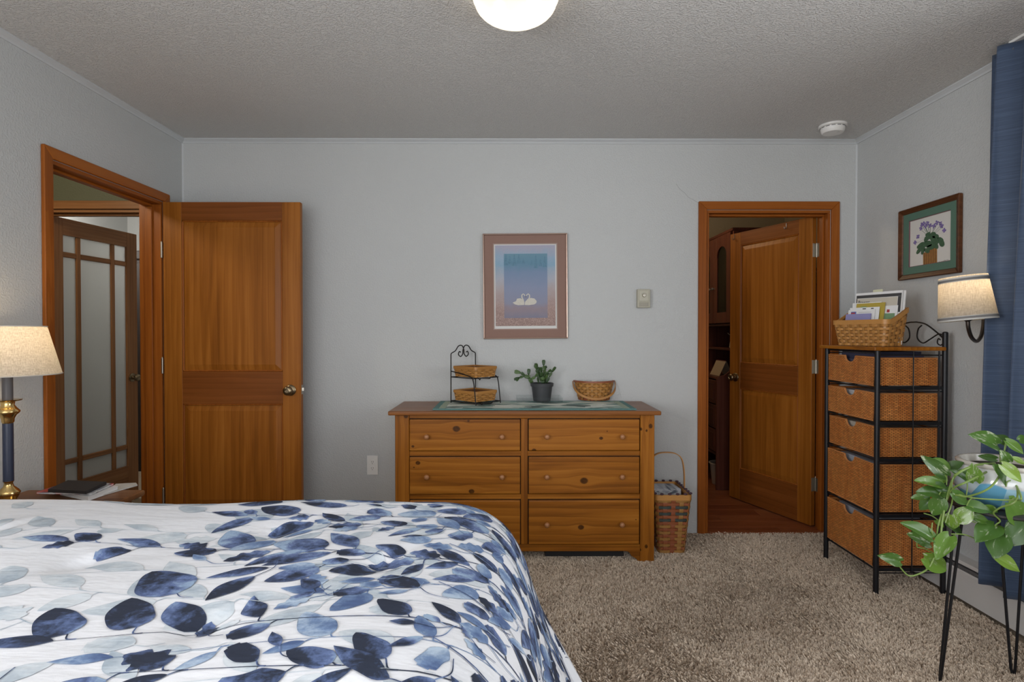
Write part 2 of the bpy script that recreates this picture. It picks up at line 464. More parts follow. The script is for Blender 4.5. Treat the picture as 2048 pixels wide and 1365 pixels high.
# crown trims
prof = [(0, 0), (0.026, 0), (0.026, 0.006), (0.020, 0.010), (0.010, 0.018), (0.006, 0.026), (0, 0.026)]
def crown(name, fn, a0, a1):
    n = len(prof)
    vs = [fn(p, q, a0) for p, q in prof] + [fn(p, q, a1) for p, q in prof]
    tag(MB().add(vs, [tuple(range(n)), tuple(range(n, 2*n))] + [(i, (i+1)%n, n+(i+1)%n, n+i) for i in range(n)]).build(name, M['trim_paint']), kind='structure')
crown('trim_1', lambda p, q, a: (a, YB-p, ZC-q), XL, XR)
crown('trim_2', lambda p, q, a: (XL+p, a, ZC-q), YF, YB)
crown('trim_3', lambda p, q, a: (XR-p, a, ZC-q), YF, YB)
# pale caulk beads in the two visible corners
for nm, x in (('trim_4', XL), ('trim_5', XR)):
    s_ = 1 if x < 0 else -1
    tag(MB().prism([(x, YB), (x+s_*0.007, YB), (x, YB-0.007)], 'z', 0, ZC-0.026).build(nm, M['trim_paint']), kind='structure')
# hairline crack in the paint beside the closet doorway
pts = [atY(1352, 368, YB) , atY(1360, 379, YB), atY(1368, 385, YB), atY(1377, 395, YB), atY(1390, 402, YB), atY(1400, 408, YB)]
MB().tube([p + Vector((0, -0.0002, 0)) for p in pts], 0.0009, 4).build('crack', plain('crack_shadow', (0.28, 0.29, 0.30), 0.9), wb)

# ------------------------------------------------------------------ rooms seen through the doorways
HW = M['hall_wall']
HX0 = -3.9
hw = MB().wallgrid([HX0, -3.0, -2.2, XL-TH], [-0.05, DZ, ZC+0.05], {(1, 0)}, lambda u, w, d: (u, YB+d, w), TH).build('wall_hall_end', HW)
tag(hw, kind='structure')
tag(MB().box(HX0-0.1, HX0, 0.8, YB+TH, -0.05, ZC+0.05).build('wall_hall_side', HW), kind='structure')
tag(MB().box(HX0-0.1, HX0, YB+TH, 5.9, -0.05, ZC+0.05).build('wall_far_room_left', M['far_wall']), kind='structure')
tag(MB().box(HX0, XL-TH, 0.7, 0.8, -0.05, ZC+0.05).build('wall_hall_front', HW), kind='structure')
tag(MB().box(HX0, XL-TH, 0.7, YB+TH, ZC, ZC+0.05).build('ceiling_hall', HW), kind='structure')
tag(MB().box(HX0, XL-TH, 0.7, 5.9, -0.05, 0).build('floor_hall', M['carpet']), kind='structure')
tag(MB().box(HX0, 0.75, 5.9, 6.0, -0.05, ZC+0.05).build('wall_far_room', M['far_wall']), kind='structure')
tag(MB().box(-2.05, -1.95, YB+TH, 5.9, -0.05, ZC+0.05).build('wall_far_room_side', M['far_wall']), kind='structure')
tag(MB().box(HX0, XL-TH, YB+TH, 6.0, ZC, ZC+0.05).build('ceiling_far_room', M['far_wall']), kind='structure')
# closet shell
CW = M['closet_wall']
tag(MB().box(0.65, 0.75, YB+TH, 5.9, -0.05, ZC+0.05).build('wall_closet_left', CW), kind='structure')
tag(MB().box(2.75, 2.85, YB+TH, 5.9, -0.05, ZC+0.05).build('wall_closet_right', CW), kind='structure')
tag(MB().box(XR+TH, 2.85, YB, YB+TH, -0.05, ZC+0.05).build('wall_closet_front', CW), kind='structure')
tag(MB().box(0.75, 2.85, 5.75, 5.9, -0.05, ZC+0.05).build('wall_closet_back', CW), kind='structure')
tag(MB().box(0.65, 2.85, YB+TH, 5.9, ZC, ZC+0.05).build('ceiling_closet', CW), kind='structure')
fc = MB().box(0.75, 2.75, YB, 5.75, -0.05, -0.004).build('floor_closet', plain('floor_joint', (0.05, 0.02, 0.01), 0.7))
tag(fc, 'reddish laminate plank floor inside the closet', kind='structure')
rnd = random.Random(5)
pk = MB().box(0, 1.0, 0.0008, 0.1242, 0, 0.012).mesh('plank', M['laminate'], bevel=0.0012)
y = YB - 0.012; k = 0
while y < 5.7:
    x = 0.75 - (0.0, 0.62, 0.31)[k % 3]
    while x < 2.74:
        x0, x1 = max(x, 0.752), min(x+0.998, 2.748)
        if x1 - x0 > 0.05:
            o = bpy.data.objects.new('plank', pk); COL.objects.link(o); o.parent = fc
            o.location = (x0, y, -0.006); o.scale = (x1-x0, 1, 1)
        x += 1.0
    y += 0.125; k += 1

# ------------------------------------------------------------------ door casings
def casing(name, fnp, u0, u1, side_depth, mats, label):
    """casing + jamb round an opening u0..u1 (height DZ); fnp(u, w, d): d>0 into the wall"""
    r_ = struct(name, label)
    mz, mh = mats
    w_, t_ = 0.057, 0.018
    def bx(nm, a0, a1, b0, b1, d0, d1, m, bev=0.003):
        p, q = fnp(a0, b0, d0), fnp(a1, b1, d1)
        MB().box(*[c for ax in range(3) for c in (min(p[ax], q[ax]), max(p[ax], q[ax]))]).build(nm, m, r_, bevel=bev)
    def mitre(nm, poly, d0, d1, m):
        n = len(poly)
        vs = [fnp(a, b, d0) for a, b in poly] + [fnp(a, b, d1) for a, b in poly]
        MB().add(vs, [tuple(range(n)), tuple(range(n, 2*n))] + [(i, (i+1)%n, n+(i+1)%n, n+i) for i in range(n)]).build(nm, m, r_, bevel=0.003)
    g = 0.006
    for dd0, dd1 in ((-t_, -0.0003), (TH+0.0003, TH+t_)):
        mitre('casing_leg', [(u0-w_, 0), (u0-g+0.0, 0), (u0-g, DZ+g), (u0-w_, DZ+w_)], dd0, dd1, mz)
        mitre('casing_leg', [(u1+g, 0), (u1+w_, 0), (u1+w_, DZ+w_), (u1+g, DZ+g)], dd0, dd1, mz)
        mitre('casing_head', [(u0-w_, DZ+w_), (u0-g, DZ+g), (u1+g, DZ+g), (u1+w_, DZ+w_)], dd0, dd1, mh)
    # inner bead of the casing, jambs and stops
    jt = 0.018
    bx('jamb', u0-0.0005-0.004, u0+jt-0.006, 0, DZ-jt+0.004, -0.002, TH+0.002, mz, 0.001)
    bx('jamb', u1-jt+0.006, u1+0.0045, 0, DZ-jt+0.004, -0.002, TH+0.002, mz, 0.001)
    bx('jamb_head', u0-0.0045, u1+0.0045, DZ-jt+0.005, DZ+0.0045, -0.002, TH+0.002, mh, 0.001)
    s0, s1 = side_depth
    bx('door_stop', u0+0.0125, u0+0.024, 0, DZ-0.028, s0, s1, mz, 0.002)
    bx('door_stop', u1-0.024, u1-0.0125, 0, DZ-0.028, s0, s1, mz, 0.002)
    bx('door_stop', u0+0.0125, u1-0.0125, DZ-0.027, DZ-0.0135, s0, s1, mh, 0.002)
    return r_
casing('trim_6', lambda u, w, d: (u, YB+d, w), DX0, DX1, (0.035, 0.075), (M['trim_z'], M['trim_x']), 'cherry wood casing round the closet doorway')
casing('trim_7', lambda u, w, d: (XL-d, u, w), LY0, LY1, (0.045, 0.085), (M['trim_z'], M['trim_y']), 'cherry wood casing round the bedroom doorway')
casing('trim_8', lambda u, w, d: (u, YB+d, w), -3.0, -2.235, (0.03, 0.07), (M['fir_z'], M['fir_x']), 'brown casing of the doorway across the hall')
# wooden threshold strip of the closet
tag(MB().prism([(YB-0.02, 0.0), (YB-0.012, 0.010), (YB+0.02, 0.012), (YB+0.03, 0.007)], 'x', DX0+0.013, DX1-0.013).build('trim_9', M['laminate']), kind='structure')

# ------------------------------------------------------------------ doors
def knob(parent, x, z, yface, sgn, mat):
    k_ = MB().lathe([(0.0005, 0.0), (0.032, 0.0), (0.033, 0.004), (0.028, 0.009), (0.016, 0.012), (0.012, 0.022), (0.0135, 0.028), (0.024, 0.034), (0.0275, 0.043), (0.026, 0.051), (0.020, 0.056), (0.012, 0.0575), (0.009, 0.0545), (0.0005, 0.0545)], 24, axis='y')
    k_.v = [(a+x, yface + sgn*b, c+z) for a, b, c in k_.v]
    return k_.build('knob', mat, parent, smooth=True, angle=40)
def hinge(parent, loc, rz, mat, leaf=0.032, both=True):
    h = MB()
    h.tube([(0, 0, -0.045), (0, 0, 0.045)], 0.0058, 10)
    h.tube([(0, 0, 0.045), (0, 0, 0.051)], [0.0048, 0.003], 10)
    o = h.build('hinge', mat, parent, smooth=True); o.location = loc; o.rotation_euler = (0, 0, rz)
    l = MB().box(0, leaf, -0.0012, 0.0012, -0.044, 0.044)
    l.build('hinge_leaf', mat, o, bevel=0.0005)
    for z in (-0.03, 0.0, 0.03):
        MB().lathe([(0.0001, -0.0032), (0.0035, -0.0028), (0.0042, -0.001)], 8, c=(leaf*(0.62 if z else 0.38), 0, z), axis='y').build('screw', M['old_brass'], o)
    return o
def panel_door(name, label, W, H, T, loc, rz, knob_z=0.93, zs=(0.235, 0.845, 1.035, 1.925), knob_side=(1, -1)):
    """hinge edge at x=0, faces at y=0 and y=T"""
    d = struct(name, label, loc, rz)
    st = 0.108
    z0, z1, z2, z3 = zs
    MB().box(0, st, 0, T, 0, H).build('stile', M['cherry_z'], d, bevel=0.002)
    MB().box(W-st, W, 0, T, 0, H).build('stile', M['cherry_z'], d, bevel=0.002)
    for a, b in ((0, z0), (z1, z2), (z3, H)):
        MB().box(st, W-st, 0.0006, T-0.0006, a, b).build('rail', M['cherry_x'], d, bevel=0.001)
    for a, b in ((z0, z1), (z2, z3)):
        pn = MB()
        for s_ in (0, 1):
            ya = T/2; yb = T/2 + (1 if s_ else -1)*(T/2 - 0.009); yc = T/2 + (1 if s_ else -1)*(T/2 - 0.002)
            i0, i1 = 0.010, 0.042
            x0, x1 = st, W-st
            def ringp(i, y_): return [(x0+i, y_, a+i), (x1-i, y_, a+i), (x1-i, y_, b-i), (x0+i, y_, b-i)]
            vs = ringp(0, ya) + ringp(0, yb) + ringp(i0, yb) + ringp(i1, yc)
            fs = [(k*4+q, k*4+(q+1)%4, k*4+4+(q+1)%4, k*4+4+q) for k in range(3) for q in range(4)] + [(12, 13, 14, 15)]
            pn.add(vs, fs)
        p = pn.build('panel', M['cherry_panel'], d)
        # quarter-round sticking on both faces
        mo = MB()
        for y_, s_ in ((0.0, 1), (T, -1)):
            for (xa, xb, za, zb) in ((st, st+0.009, a, b), (W-st-0.009, W-st, a, b), (st, W-st, a, a+0.009), (st, W-st, b-0.009, b)):
                mo.box(xa, xb, min(y_+s_*0.0015, y_+s_*0.010), max(y_+s_*0.0015, y_+s_*0.010), za, zb)
        mo.build('panel_moulding', M['trim_z'], p, bevel=0.003)
    for s_ in knob_side:
        knob(d, W-0.062, knob_z, T if s_ > 0 else 0.0, s_, M['old_brass'])
    return d
# bedroom door: hinge on the far jamb, swung into the room until almost parallel to the back wall
door1 = panel_door('door_1', 'open two panel cherry door standing in front of the back wall', 0.805, 2.032, 0.035, (XL+0.012, LY1-0.008, 0.012), R(0.0), 0.925)
# latch plate and bolt on its free edge, hinges on the jamb side
MB().box(0.805, 0.806, 0.006, 0.029, 0.90, 0.955).build('latch_plate', M['nickel'], door1, bevel=0.0003)
MB().prism([(0.806, 0.012), (0.816, 0.014), (0.816, 0.022), (0.806, 0.023)], 'z', 0.920, 0.938).build('latch_bolt', M['nickel'], door1)
for z in (0.30, 1.07, 1.75):
    hinge(door1, (-0.007, -0.004, z), R(90), M['nickel'], 0.03)
# closet door, swung into the closet
door2 = panel_door('door_2', 'two panel cherry closet door swung open into the closet', 0.745, 2.020, 0.035, (DX1-0.014, YB+TH+0.006, 0.014), R(180-69), 0.925)
# the face towards the bedroom is y=T after the turn
for z in (0.27, 1.04, 1.80):
    hinge(door2, (-0.0015, -0.004, z), R(90), M['nickel'], 0.036)
    MB().box(DX1-0.0135, DX1-0.0115, YB+TH-0.040, YB+TH, z-0.030, z+0.058).build('hinge_jamb_leaf', M['nickel'], bpy.data.objects['trim_6'])
for x, z in ((0.21, 2.0), (0.70, 2.0)):
    MB().tube(bez([(x, 0.036, z+0.012), (x, 0.037, z-0.02), (x, 0.050, z-0.028), (x, 0.056, z-0.014)], 5), 0.0028, 6).build('over_door_hook', M['nickel'], door2, smooth=True)

# glazed door across the hall
door3 = struct('door_3', 'brown glazed door with nine panes beyond the hall doorway', (-2.98, YB+0.085, 0.012), math.atan2(0.76, 0.085))
W3, H3, T3 = 0.74, 2.02, 0.036
for a, b in ((0, 0.1), (W3-0.1, W3)):
    MB().box(a, b, -T3, 0, 0, H3).build('stile', M['fir_z'], door3, bevel=0.002)
for a, b in ((0, 0.262), (1.91, H3)):
    MB().box(0.1, W3-0.1, -T3+0.0005, -0.0005, a, b).build('rail', M['fir_x'], door3, bevel=0.001)
vx = [0.1, 0.207, 0.241, W3-0.241, W3-0.207, W3-0.1]
vz = [0.262, 0.388, 0.422, 1.765, 1.799, 1.91]
for a, b in ((1, 2), (3, 4)):
    MB().box(vx[a], vx[b], -T3+0.004, -0.004, vz[0], vz[5]).build('muntin', M['fir_z'], door3, bevel=0.004)
    for c in range(3):
        MB().box(vx[2*c], vx[2*c+1], -T3+0.0045, -0.0045, vz[a], vz[b]).build('muntin', M['fir_x'], door3, bevel=0.004)
fg = NT('frosted_pane')
a1 = fg.node('BsdfTranslucent', {'Color': (0.86, 0.87, 0.86, 1)}); a2 = fg.node('BsdfDiffuse', {'Color': (0.52, 0.53, 0.53, 1)})
a3 = fg.node('BsdfGlossy', {'Roughness': 0.25}); a4 = fg.node('MixShader', {0: 0.55, 1: a1, 2: a2}); a5 = fg.node('MixShader', {0: 0.06, 1: a4, 2: a3})
fg.t.links.new(a5.outputs[0], fg.out.inputs[0])
for i in range(3):
    for j in range(3):
        MB().box(vx[2*i]-0.003, vx[2*i+1]+0.003, -T3/2-0.003, -T3/2+0.003, vz[2*j]-0.003, vz[2*j+1]+0.003).build('pane', fg.mat, door3)
knob(door3, W3-0.055, 0.925, -T3, -1, M['old_brass']); knob(door3, W3-0.055, 0.925, 0, 1, M['old_brass'])
# latch strike on the near jamb of the bedroom doorway
MB().box(XL-0.062, XL-0.036, LY0+0.0118, LY0+0.0132, 0.90, 0.97).build('strike_plate', M['old_brass'], bpy.data.objects['trim_7'], bevel=0.0004)
# dark wardrobe in the far room, standing in for a dark closet doorway beside the glazed door
wd = thing('doorway_block', 'dark wooden wardrobe, standing in for a closet doorway beside the glazed door across the hall', 'block', (-3.25, 5.30, 0))
dk = plain('near_black_wood', (0.022, 0.014, 0.012), 0.5)
MB().box(-0.35, 0.45, 0, 0.55, 0, 1.95).build('body', dk, wd, bevel=0.004)
MB().box(-0.38, 0.48, -0.03, 0.57, 1.95, 2.03).build('cornice', dk, wd, bevel=0.008)
for a in (-0.34, 0.055): MB().box(a, a+0.385, -0.018, -0.001, 0.12, 1.92).build('door', dk, wd, bevel=0.003)

# ------------------------------------------------------------------ bed and comforter
bed = thing('bed', 'bed with its head at the left wall, all hidden under the blue leaf comforter', 'bed', (0, 0, 0))
MB().box(-1.98, -0.14, 0.44, 1.84, 0.36, 0.62).build('mattress', M['linen_white'], bed, bevel=0.04, seg=3)
MB().box(-1.97, -0.15, 0.45, 1.83, 0.14, 0.355).build('box_spring', M['linen_white'], bed, bevel=0.01)
for x in (-1.9, -0.22):
    for y in (0.52, 1.76):
        MB().lathe([(0.03, 0), (0.035, 0.02), (0.028, 0.13)], 12, c=(x, y, 0.008), cap=True).build('leg', M['black_metal'], bed)

ZT = 0.752
X0F, Y0F, Y0N = -0.245, 1.735, 0.52         # where the flat top starts to roll over: foot, far side, near side
_pr = np.array([(0,0),(0.10,0.006),(0.18,0.030),(0.245,0.085),(0.290,0.165),(0.322,0.26),(0.368,0.38),(0.425,0.50),(0.480,0.61),(0.50,0.66)])
_pp = np.array([tuple(q)[:2] for q in bez([(a, b, 0) for a, b in _pr], 8)])
_ps = np.concatenate([[0], np.cumsum(np.hypot(*np.diff(_pp, axis=0).T))])
DMAX = float(_ps[-1])
def prof_h(d): return np.interp(d, _ps, _pp[:, 0]), np.interp(d, _ps, _pp[:, 1])
DIMP = [(-1.36, 1.46), (-0.98, 1.30), (-1.25, 1.02), (-0.62, 1.52), (-0.55, 1.02), (-1.70, 1.25), (-0.98, 0.72), (-1.72, 1.62), (-0.30, 1.30), (-1.62, 0.80), (-0.25, 0.78)]
def cloth(a, b):
    """sheet coordinates -> point on the comforter (numpy arrays)"""
    a = np.asarray(a, float); b = np.asarray(b, float)
    ox = np.maximum(0, a - X0F); oyf = np.maximum(0, b - Y0F); oyn = np.maximum(0, Y0N - b)
    oy = np.maximum(oyf, oyn)
    d = np.maximum(ox, oy); L = np.hypot(ox, oy) + 1e-9
    # rounded transition between max-norm and euclidean so that the corner hangs evenly
    d = np.minimum(0.55*d + 0.45*L, DMAX)
    h, dr = prof_h(d)
    nx, ny = ox/L, oy/L*np.where(oyf > 0, 1.0, -1.0)
    hy = np.where(oyf > 0, 0.50, 0.60)
    x = np.minimum(a, X0F) + h*nx
    y = np.clip(b, Y0N, Y0F) + h*ny*hy
    z = ZT - dr
    # folds of the hanging part
    ang = b*9.0 + 0.6*np.sin(b*5) + a*np.where(oyf > 0, 8.0, 0.0)
    fold = np.clip((dr-0.12)/0.5, 0, 1)
    x = x + fold*nx*0.022*np.sin(ang); y = y + fold*ny*0.012*np.sin(ang+1.0)
    # soft puffiness, tufts and creases of the top
    top = np.clip(1 - dr/0.2, 0, 1)
    z = z + top*(0.006*np.sin(a*4.2+0.5)*np.sin(b*5.1+0.3) + 0.0035*np.sin(a*9.1+b*4.0) + 0.0025*np.sin(b*13-a*6))
    z = z + 0.016*np.clip((-1.15-a)/0.7, 0, 1)*np.clip((b-1.0)/0.6, 0, 1)
    for (da, db) in DIMP:
        r2 = (a-da)**2 + (b-db)**2
        z = z - top*0.014*np.exp(-r2/0.0026)
        # crease running away from each tuft towards the far right
        u = (a-da)*0.55 + (b-db)*0.835; w = -(a-da)*0.835 + (b-db)*0.55
        z = z - top*0.006*np.exp(-(w/0.020)**2)*np.exp(-((u-0.05)/0.09)**2) + top*0.004*np.exp(-((w-0.03)/0.022)**2)*np.exp(-((u-0.04)/0.10)**2)
    return np.stack([x, y, z], -1)
def comforter():
    A = np.linspace(-2.0, X0F + DMAX, 330); B = np.linspace(Y0N - DMAX, Y0F + DMAX, 360)
    aa, bb = np.meshgrid(A, B, indexing='ij')
    P = cloth(aa, bb); na, nb = aa.shape
    V = [tuple(p) for p in P.reshape(-1, 3)]
    F = [(i*nb+j, (i+1)*nb+j, (i+1)*nb+j+1, i*nb+j+1) for i in range(na-1) for j in range(nb-1)]
    mi = [0]*len(F)
    UV = np.zeros((len(V), 2)); INK = np.zeros((len(V), 4))
    UVl = [UV]; INKl = [INK]
    rg = random.Random(21)
    state = {'k': 0, 'n': 0}; occ = np.zeros((20000, 4))
    def stamp(cen, wid, tone, pale, lo=None):
        """patch along centre line cen (list of (a,b)) with half widths wid, laid on the cloth"""
        cen = np.array(cen); n = len(cen); ns = 8 if max(wid) > 0.006 else 2
        t = np.gradient(cen, axis=0); t /= np.linalg.norm(t, axis=1)[:, None] + 1e-9
        nr = np.stack([-t[:, 1], t[:, 0]], 1)
        sv = np.linspace(-1, 1, ns+1)
        pts = cen[:, None, :] + nr[:, None, :]*(np.array(wid)[:, None]*sv[None, :])[..., None]
        a_, b_ = pts[..., 0], pts[..., 1]
        p = cloth(a_, b_); e = 1e-3
        du = cloth(a_+e, b_) - p; dv = cloth(a_, b_+e) - p
        nm = np.cross(du, dv); nm /= np.linalg.norm(nm, axis=-1)[..., None] + 1e-9
        state['k'] += 1
        p = p + nm*(0.0007 + 0.0000012*state['k'])
        base = len(V); w_ = ns+1; seed = rg.random()
        V.extend(tuple(q) for q in p.reshape(-1, 3))
        for i in range(n-1):
            for j in range(ns):
                F.append((base+i*w_+j, base+(i+1)*w_+j, base+(i+1)*w_+j+1, base+i*w_+j+1)); mi.append(1)
        tt = np.repeat(np.linspace(0, 1, n)[:, None], w_, 1); ss = np.repeat(sv[None, :], n, 0)
        UVl.append(np.stack([tt, ss*0.5+0.5], -1).reshape(-1, 2))
        k = np.zeros((n*w_, 4)); k[:, 0] = tone; k[:, 1] = seed; k[:, 2] = pale; k[:, 3] = 1
        INKl.append(k)
    def leaf(a, b, ang, ln, wd, bend, tone, pale, kind):
        n = 18; cen = []; wid = []
        lay = 2 if pale > 0.9 else (1 if pale > 0.2 else 0)
        rad = wd*(0.34 if lay == 2 else 0.40); mine = []
        for t in (0.18, 0.36, 0.54, 0.72, 0.9):
            mine.append((a + math.cos(ang + bend*t*0.5)*ln*t, b + math.sin(ang + bend*t*0.5)*ln*t))
        if state['n']:
            q = occ[:state['n']]
            if lay == 2: q = q[q[:, 3] == 2]
            elif lay == 0: q = q[q[:, 3] != 2]
            if len(q):
                mm = np.array(mine)
                lim = (rad + q[:, 2])*np.where(q[:, 3] == lay, 0.86, 0.45)
                d2 = (mm[:, None, 0]-q[None, :, 0])**2 + (mm[:, None, 1]-q[None, :, 1])**2
                if (d2 < (0.92*lim[None, :])**2).any(): return False
        for mx_, my_ in mine:
            occ[state['n']] = (mx_, my_, rad, lay); state['n'] += 1
        th = ang
        x, y = a, b
        j1, j2 = rg.uniform(0, 6), rg.uniform(0, 6)
        for i in range(n):
            t = i/(n-1)
            cen.append((x, y)); th += bend/n
            x += math.cos(th)*ln/(n-1); y += math.sin(th)*ln/(n-1)
            if kind == 'slim': w = math.sin(PI*t**0.85)**0.9
            elif kind == 'egg': w = math.sin(PI*t**0.72)**0.65
            elif kind == 'cup': w = min(1, t*3.2)**0.7*(1 - 0.15*t)*(1 if t < 0.92 else 0.55)
            else: w = (math.sin(PI*t**0.8)**0.7)*(1+0.25*math.sin(t*21+j1))
            w *= 1 + 0.06*math.sin(t*9+j2)
            wid.append(max(0.0004, w*wd*0.5))
        stamp(cen, wid, tone, pale)
    def stem(pts, w0, w1, tone, pale):
        c = [(p.x, p.y) for p in bez([(a, b, 0) for a, b in pts], 8)]
        n = len(c); stamp(c, [(w0 + (w1-w0)*i/(n-1)) for i in range(n)], tone, pale)
        return c
    def spray(b0, a_start, a_end, drift, tone, pale, dens, lmin, lmax, wob):
        pts = []; m = 6
        for i in range(m):
            t = i/(m-1)
            pts.append((a_start + (a_end-a_start)*t, b0 + drift*t**1.4 + wob*math.sin(t*5+b0*9)))
        c = stem(pts, 0.0026 if pale < 0.2 else 0.0012, 0.0006, tone, pale)
        Ls = np.concatenate([[0], np.cumsum([math.dist(c[i], c[i+1]) for i in range(len(c)-1)])])
        d = 0.04; side = 1
        while d < Ls[-1]:
            i = min(len(c)-2, int(np.searchsorted(Ls, d)))
            a, b = c[i]; th = math.atan2(c[i+1][1]-c[i][1], c[i+1][0]-c[i][0])
            an = th + side*rg.uniform(0.35, 0.95)
            ln = rg.uniform(lmin, lmax); kd = rg.choice(['slim', 'slim', 'egg', 'egg', 'cup', 'ragged'])
            ratio = {'slim': 0.37, 'egg': 0.58, 'cup': 0.64, 'ragged': 0.58}[kd]*rg.uniform(0.85, 1.15)
            if kd in ('cup', 'ragged'): ln *= 0.68
            pet = rg.uniform(0.01, 0.035)
            pa, pb = a + math.cos(an)*pet, b + math.sin(an)*pet
            ok_ = leaf(pa, pb, an, ln, ln*ratio, rg.uniform(-0.5, 0.5), min(1, max(0, tone+rg.uniform(-0.3, 0.3))), pale, kd)
            if ok_ is not False: stem([(a, b), (a + math.cos(th+side*0.2)*pet*0.5, b + math.sin(th+side*0.2)*pet*0.5), (pa, pb)], 0.0018, 0.0014, tone, pale)
            side = -side; d += rg.uniform(0.55, 1.2)*dens
        # tip leaf
        leaf(c[-1][0], c[-1][1], PI + rg.uniform(-0.4, 0.4), lmax*0.8, lmax*0.26, 0.2, tone, pale, 'slim')
    def fill(n, amin, amax, power, pale, tlo, thi, lmin, lmax):
        for _ in range(n):
            a = amin + (amax-amin)*rg.random()**power; b = rg.uniform(0.15, 2.15)
            an = PI + rg.uniform(-1.1, 1.1); ln = rg.uniform(lmin, lmax)
            kd = rg.choice(['slim', 'slim', 'egg', 'egg', 'cup', 'ragged'])
            ratio = {'slim': 0.37, 'egg': 0.58, 'cup': 0.64, 'ragged': 0.58}[kd]*rg.uniform(0.85, 1.2)
            if kd in ('cup', 'ragged'): ln *= 0.68
            if leaf(a, b, an, ln, ln*ratio, rg.uniform(-0.6, 0.6), rg.uniform(tlo, thi), pale, kd) is not False:
                bx2 = an + PI + rg.uniform(-0.3, 0.3); sl = rg.uniform(0.03, 0.10)
                stem([(a, b), (a + math.cos(bx2)*sl*0.5, b + math.sin(bx2)*sl*0.5), (a + math.cos(bx2+0.35)*sl, b + math.sin(bx2+0.35)*sl)], 0.0014, 0.0009, 0.6, pale)
    # pale under-layer first, then mid blue, then deep blue
    for i in range(8):
        b0 = 0.28 + i*0.21 + rg.uniform(-0.03, 0.03)
        spray(b0, 0.35 - rg.random()*0.5, rg.uniform(-1.75, -0.9), rg.uniform(-0.25, 0.25), rg.uniform(0.25, 0.55), 1.0, 0.085, 0.07, 0.15, 0.02)
    fill(120, -1.65, -0.15, 0.80, 1.0, 0.2, 0.6, 0.07, 0.15)
    for i in range(7):
        b0 = 0.25 + i*0.27 + rg.uniform(-0.03, 0.03)
        spray(b0, 0.50, rg.uniform(-0.65, -0.30), rg.uniform(-0.22, 0.26), rg.uniform(0.4, 0.7), 0.45, 0.075, 0.06, 0.12, 0.018)
    for i in range(13):
        b0 = 0.20 + i*0.15 + rg.uniform(-0.02, 0.02)
        spray(b0, 0.55, -0.40 - 0.38*abs(math.sin(i*2.4)) - (0.35 if i % 5 == 2 else 0), rg.uniform(-0.16, 0.22), rg.uniform(0.5, 0.9), 0.0, 0.05, 0.075, 0.155, 0.03)
    fill(900, -0.78, 0.40, 0.55, 0.0, 0.5, 1.0, 0.085, 0.165)
    fill(700, -0.72, 0.40, 0.62, 0.45, 0.35, 0.8, 0.06, 0.12)
    fill(400, -0.60, 0.40, 0.70, 0.0, 0.4, 0.9, 0.045, 0.09)
    for i in range(7):      # long bundle of stems along the foot edge
        b0 = 0.3 + i*0.22
        stem([(0.30, b0-0.25), (0.16, b0), (0.04, b0+0.15), (-0.15, b0+0.25)], 0.003, 0.0016, 0.7, 0.0)
    me = bpy.data.meshes.new('comforter')
    me.from_pydata(V, [], F)
    me.polygons.foreach_set('material_index', mi)
    me.polygons.foreach_set('use_smooth', [True]*len(F))
    UVa = np.concatenate(UVl); INKa = np.concatenate(INKl)
    li = np.empty(len(me.loops), np.int32); me.loops.foreach_get('vertex_index', li)
    uvl = me.uv_layers.new(name='UVMap'); uvl.data.foreach_set('uv', UVa[li].ravel().astype(np.float32))
    ca = me.color_attributes.new('ink', 'FLOAT_COLOR', 'POINT'); ca.data.foreach_set('color', INKa.ravel().astype(np.float32))
    # fabric
    f = NT('comforter_cotton'); ob = f.obj()
    f.p(Base_Color=f.mix(f.noise(ob, 3.0, 3).outputs[0], (0.74, 0.76, 0.80), (0.82, 0.83, 0.86)), Roughness=0.75)
    f.b.inputs['Sheen Weight'].default_value = 0.15
    f.bump(f.math('ADD', f.noise(f.mapping(ob, (1.2, 3.2, 1)), 7, 3).outputs[0], f.math('MULTIPLY', f.noise(ob, 900, 1).outputs[0], 0.03)), 0.35, 0.012)
    # watercolour ink
    g = NT('watercolour_print'); ob = g.obj(); uv = g.node('SeparateXYZ', {'Vector': g.uv()})
    at = g.node('Attribute', attribute_name='ink'); sp = g.node('SeparateColor', {'Color': at.outputs['Color']})
    tone, seed, pale = sp.outputs[0], sp.outputs[1], sp.outputs[2]
    wash = g.noise(ob, 24, 4, 0.65, 0.4); fine = g.noise(ob, 110, 4, 0.7)
    grad = g.math('ABSOLUTE', g.math('SUBTRACT', uv.outputs[0], seed))
    across = g.math('ABSOLUTE', g.math('SUBTRACT', uv.outputs[1], g.math('ADD', 0.15, g.math('MULTIPLY', seed, 0.7))))
    x = g.math('ADD', g.math('ADD', g.math('MULTIPLY', wash.outputs[0], 0.95), g.math('MULTIPLY', grad, 0.33)), g.math('ADD', g.math('MULTIPLY', fine.outputs[0], 0.26), g.math('MULTIPLY', across, 0.25)))
    x = g.math('SUBTRACT', x, g.math('MULTIPLY', g.math('SUBTRACT', tone, 0.5), 0.42))
    deep = g.ramp(x, [(0.57, (0.016, 0.024, 0.048)), (0.69, (0.055, 0.085, 0.18)), (0.82, (0.125, 0.18, 0.36)), (1.0, (0.32, 0.44, 0.60))])
    mid = g.ramp(x, [(0.50, (0.075, 0.125, 0.27)), (0.74, (0.17, 0.26, 0.44)), (1.0, (0.46, 0.57, 0.70))])
    lite = g.ramp(x, [(0.50, (0.36, 0.43, 0.50)), (0.74, (0.50, 0.57, 0.63)), (1.0, (0.66, 0.71, 0.75))])
    col = g.mix(g.maprange(pale, 0.1, 0.3), deep, mid)
    col = g.mix(g.maprange(pale, 0.6, 0.9), col, lite)
    # pooled pigment along the brush edge
    ed = g.math('ABSOLUTE', g.math('SUBTRACT', uv.outputs[1], 0.5))
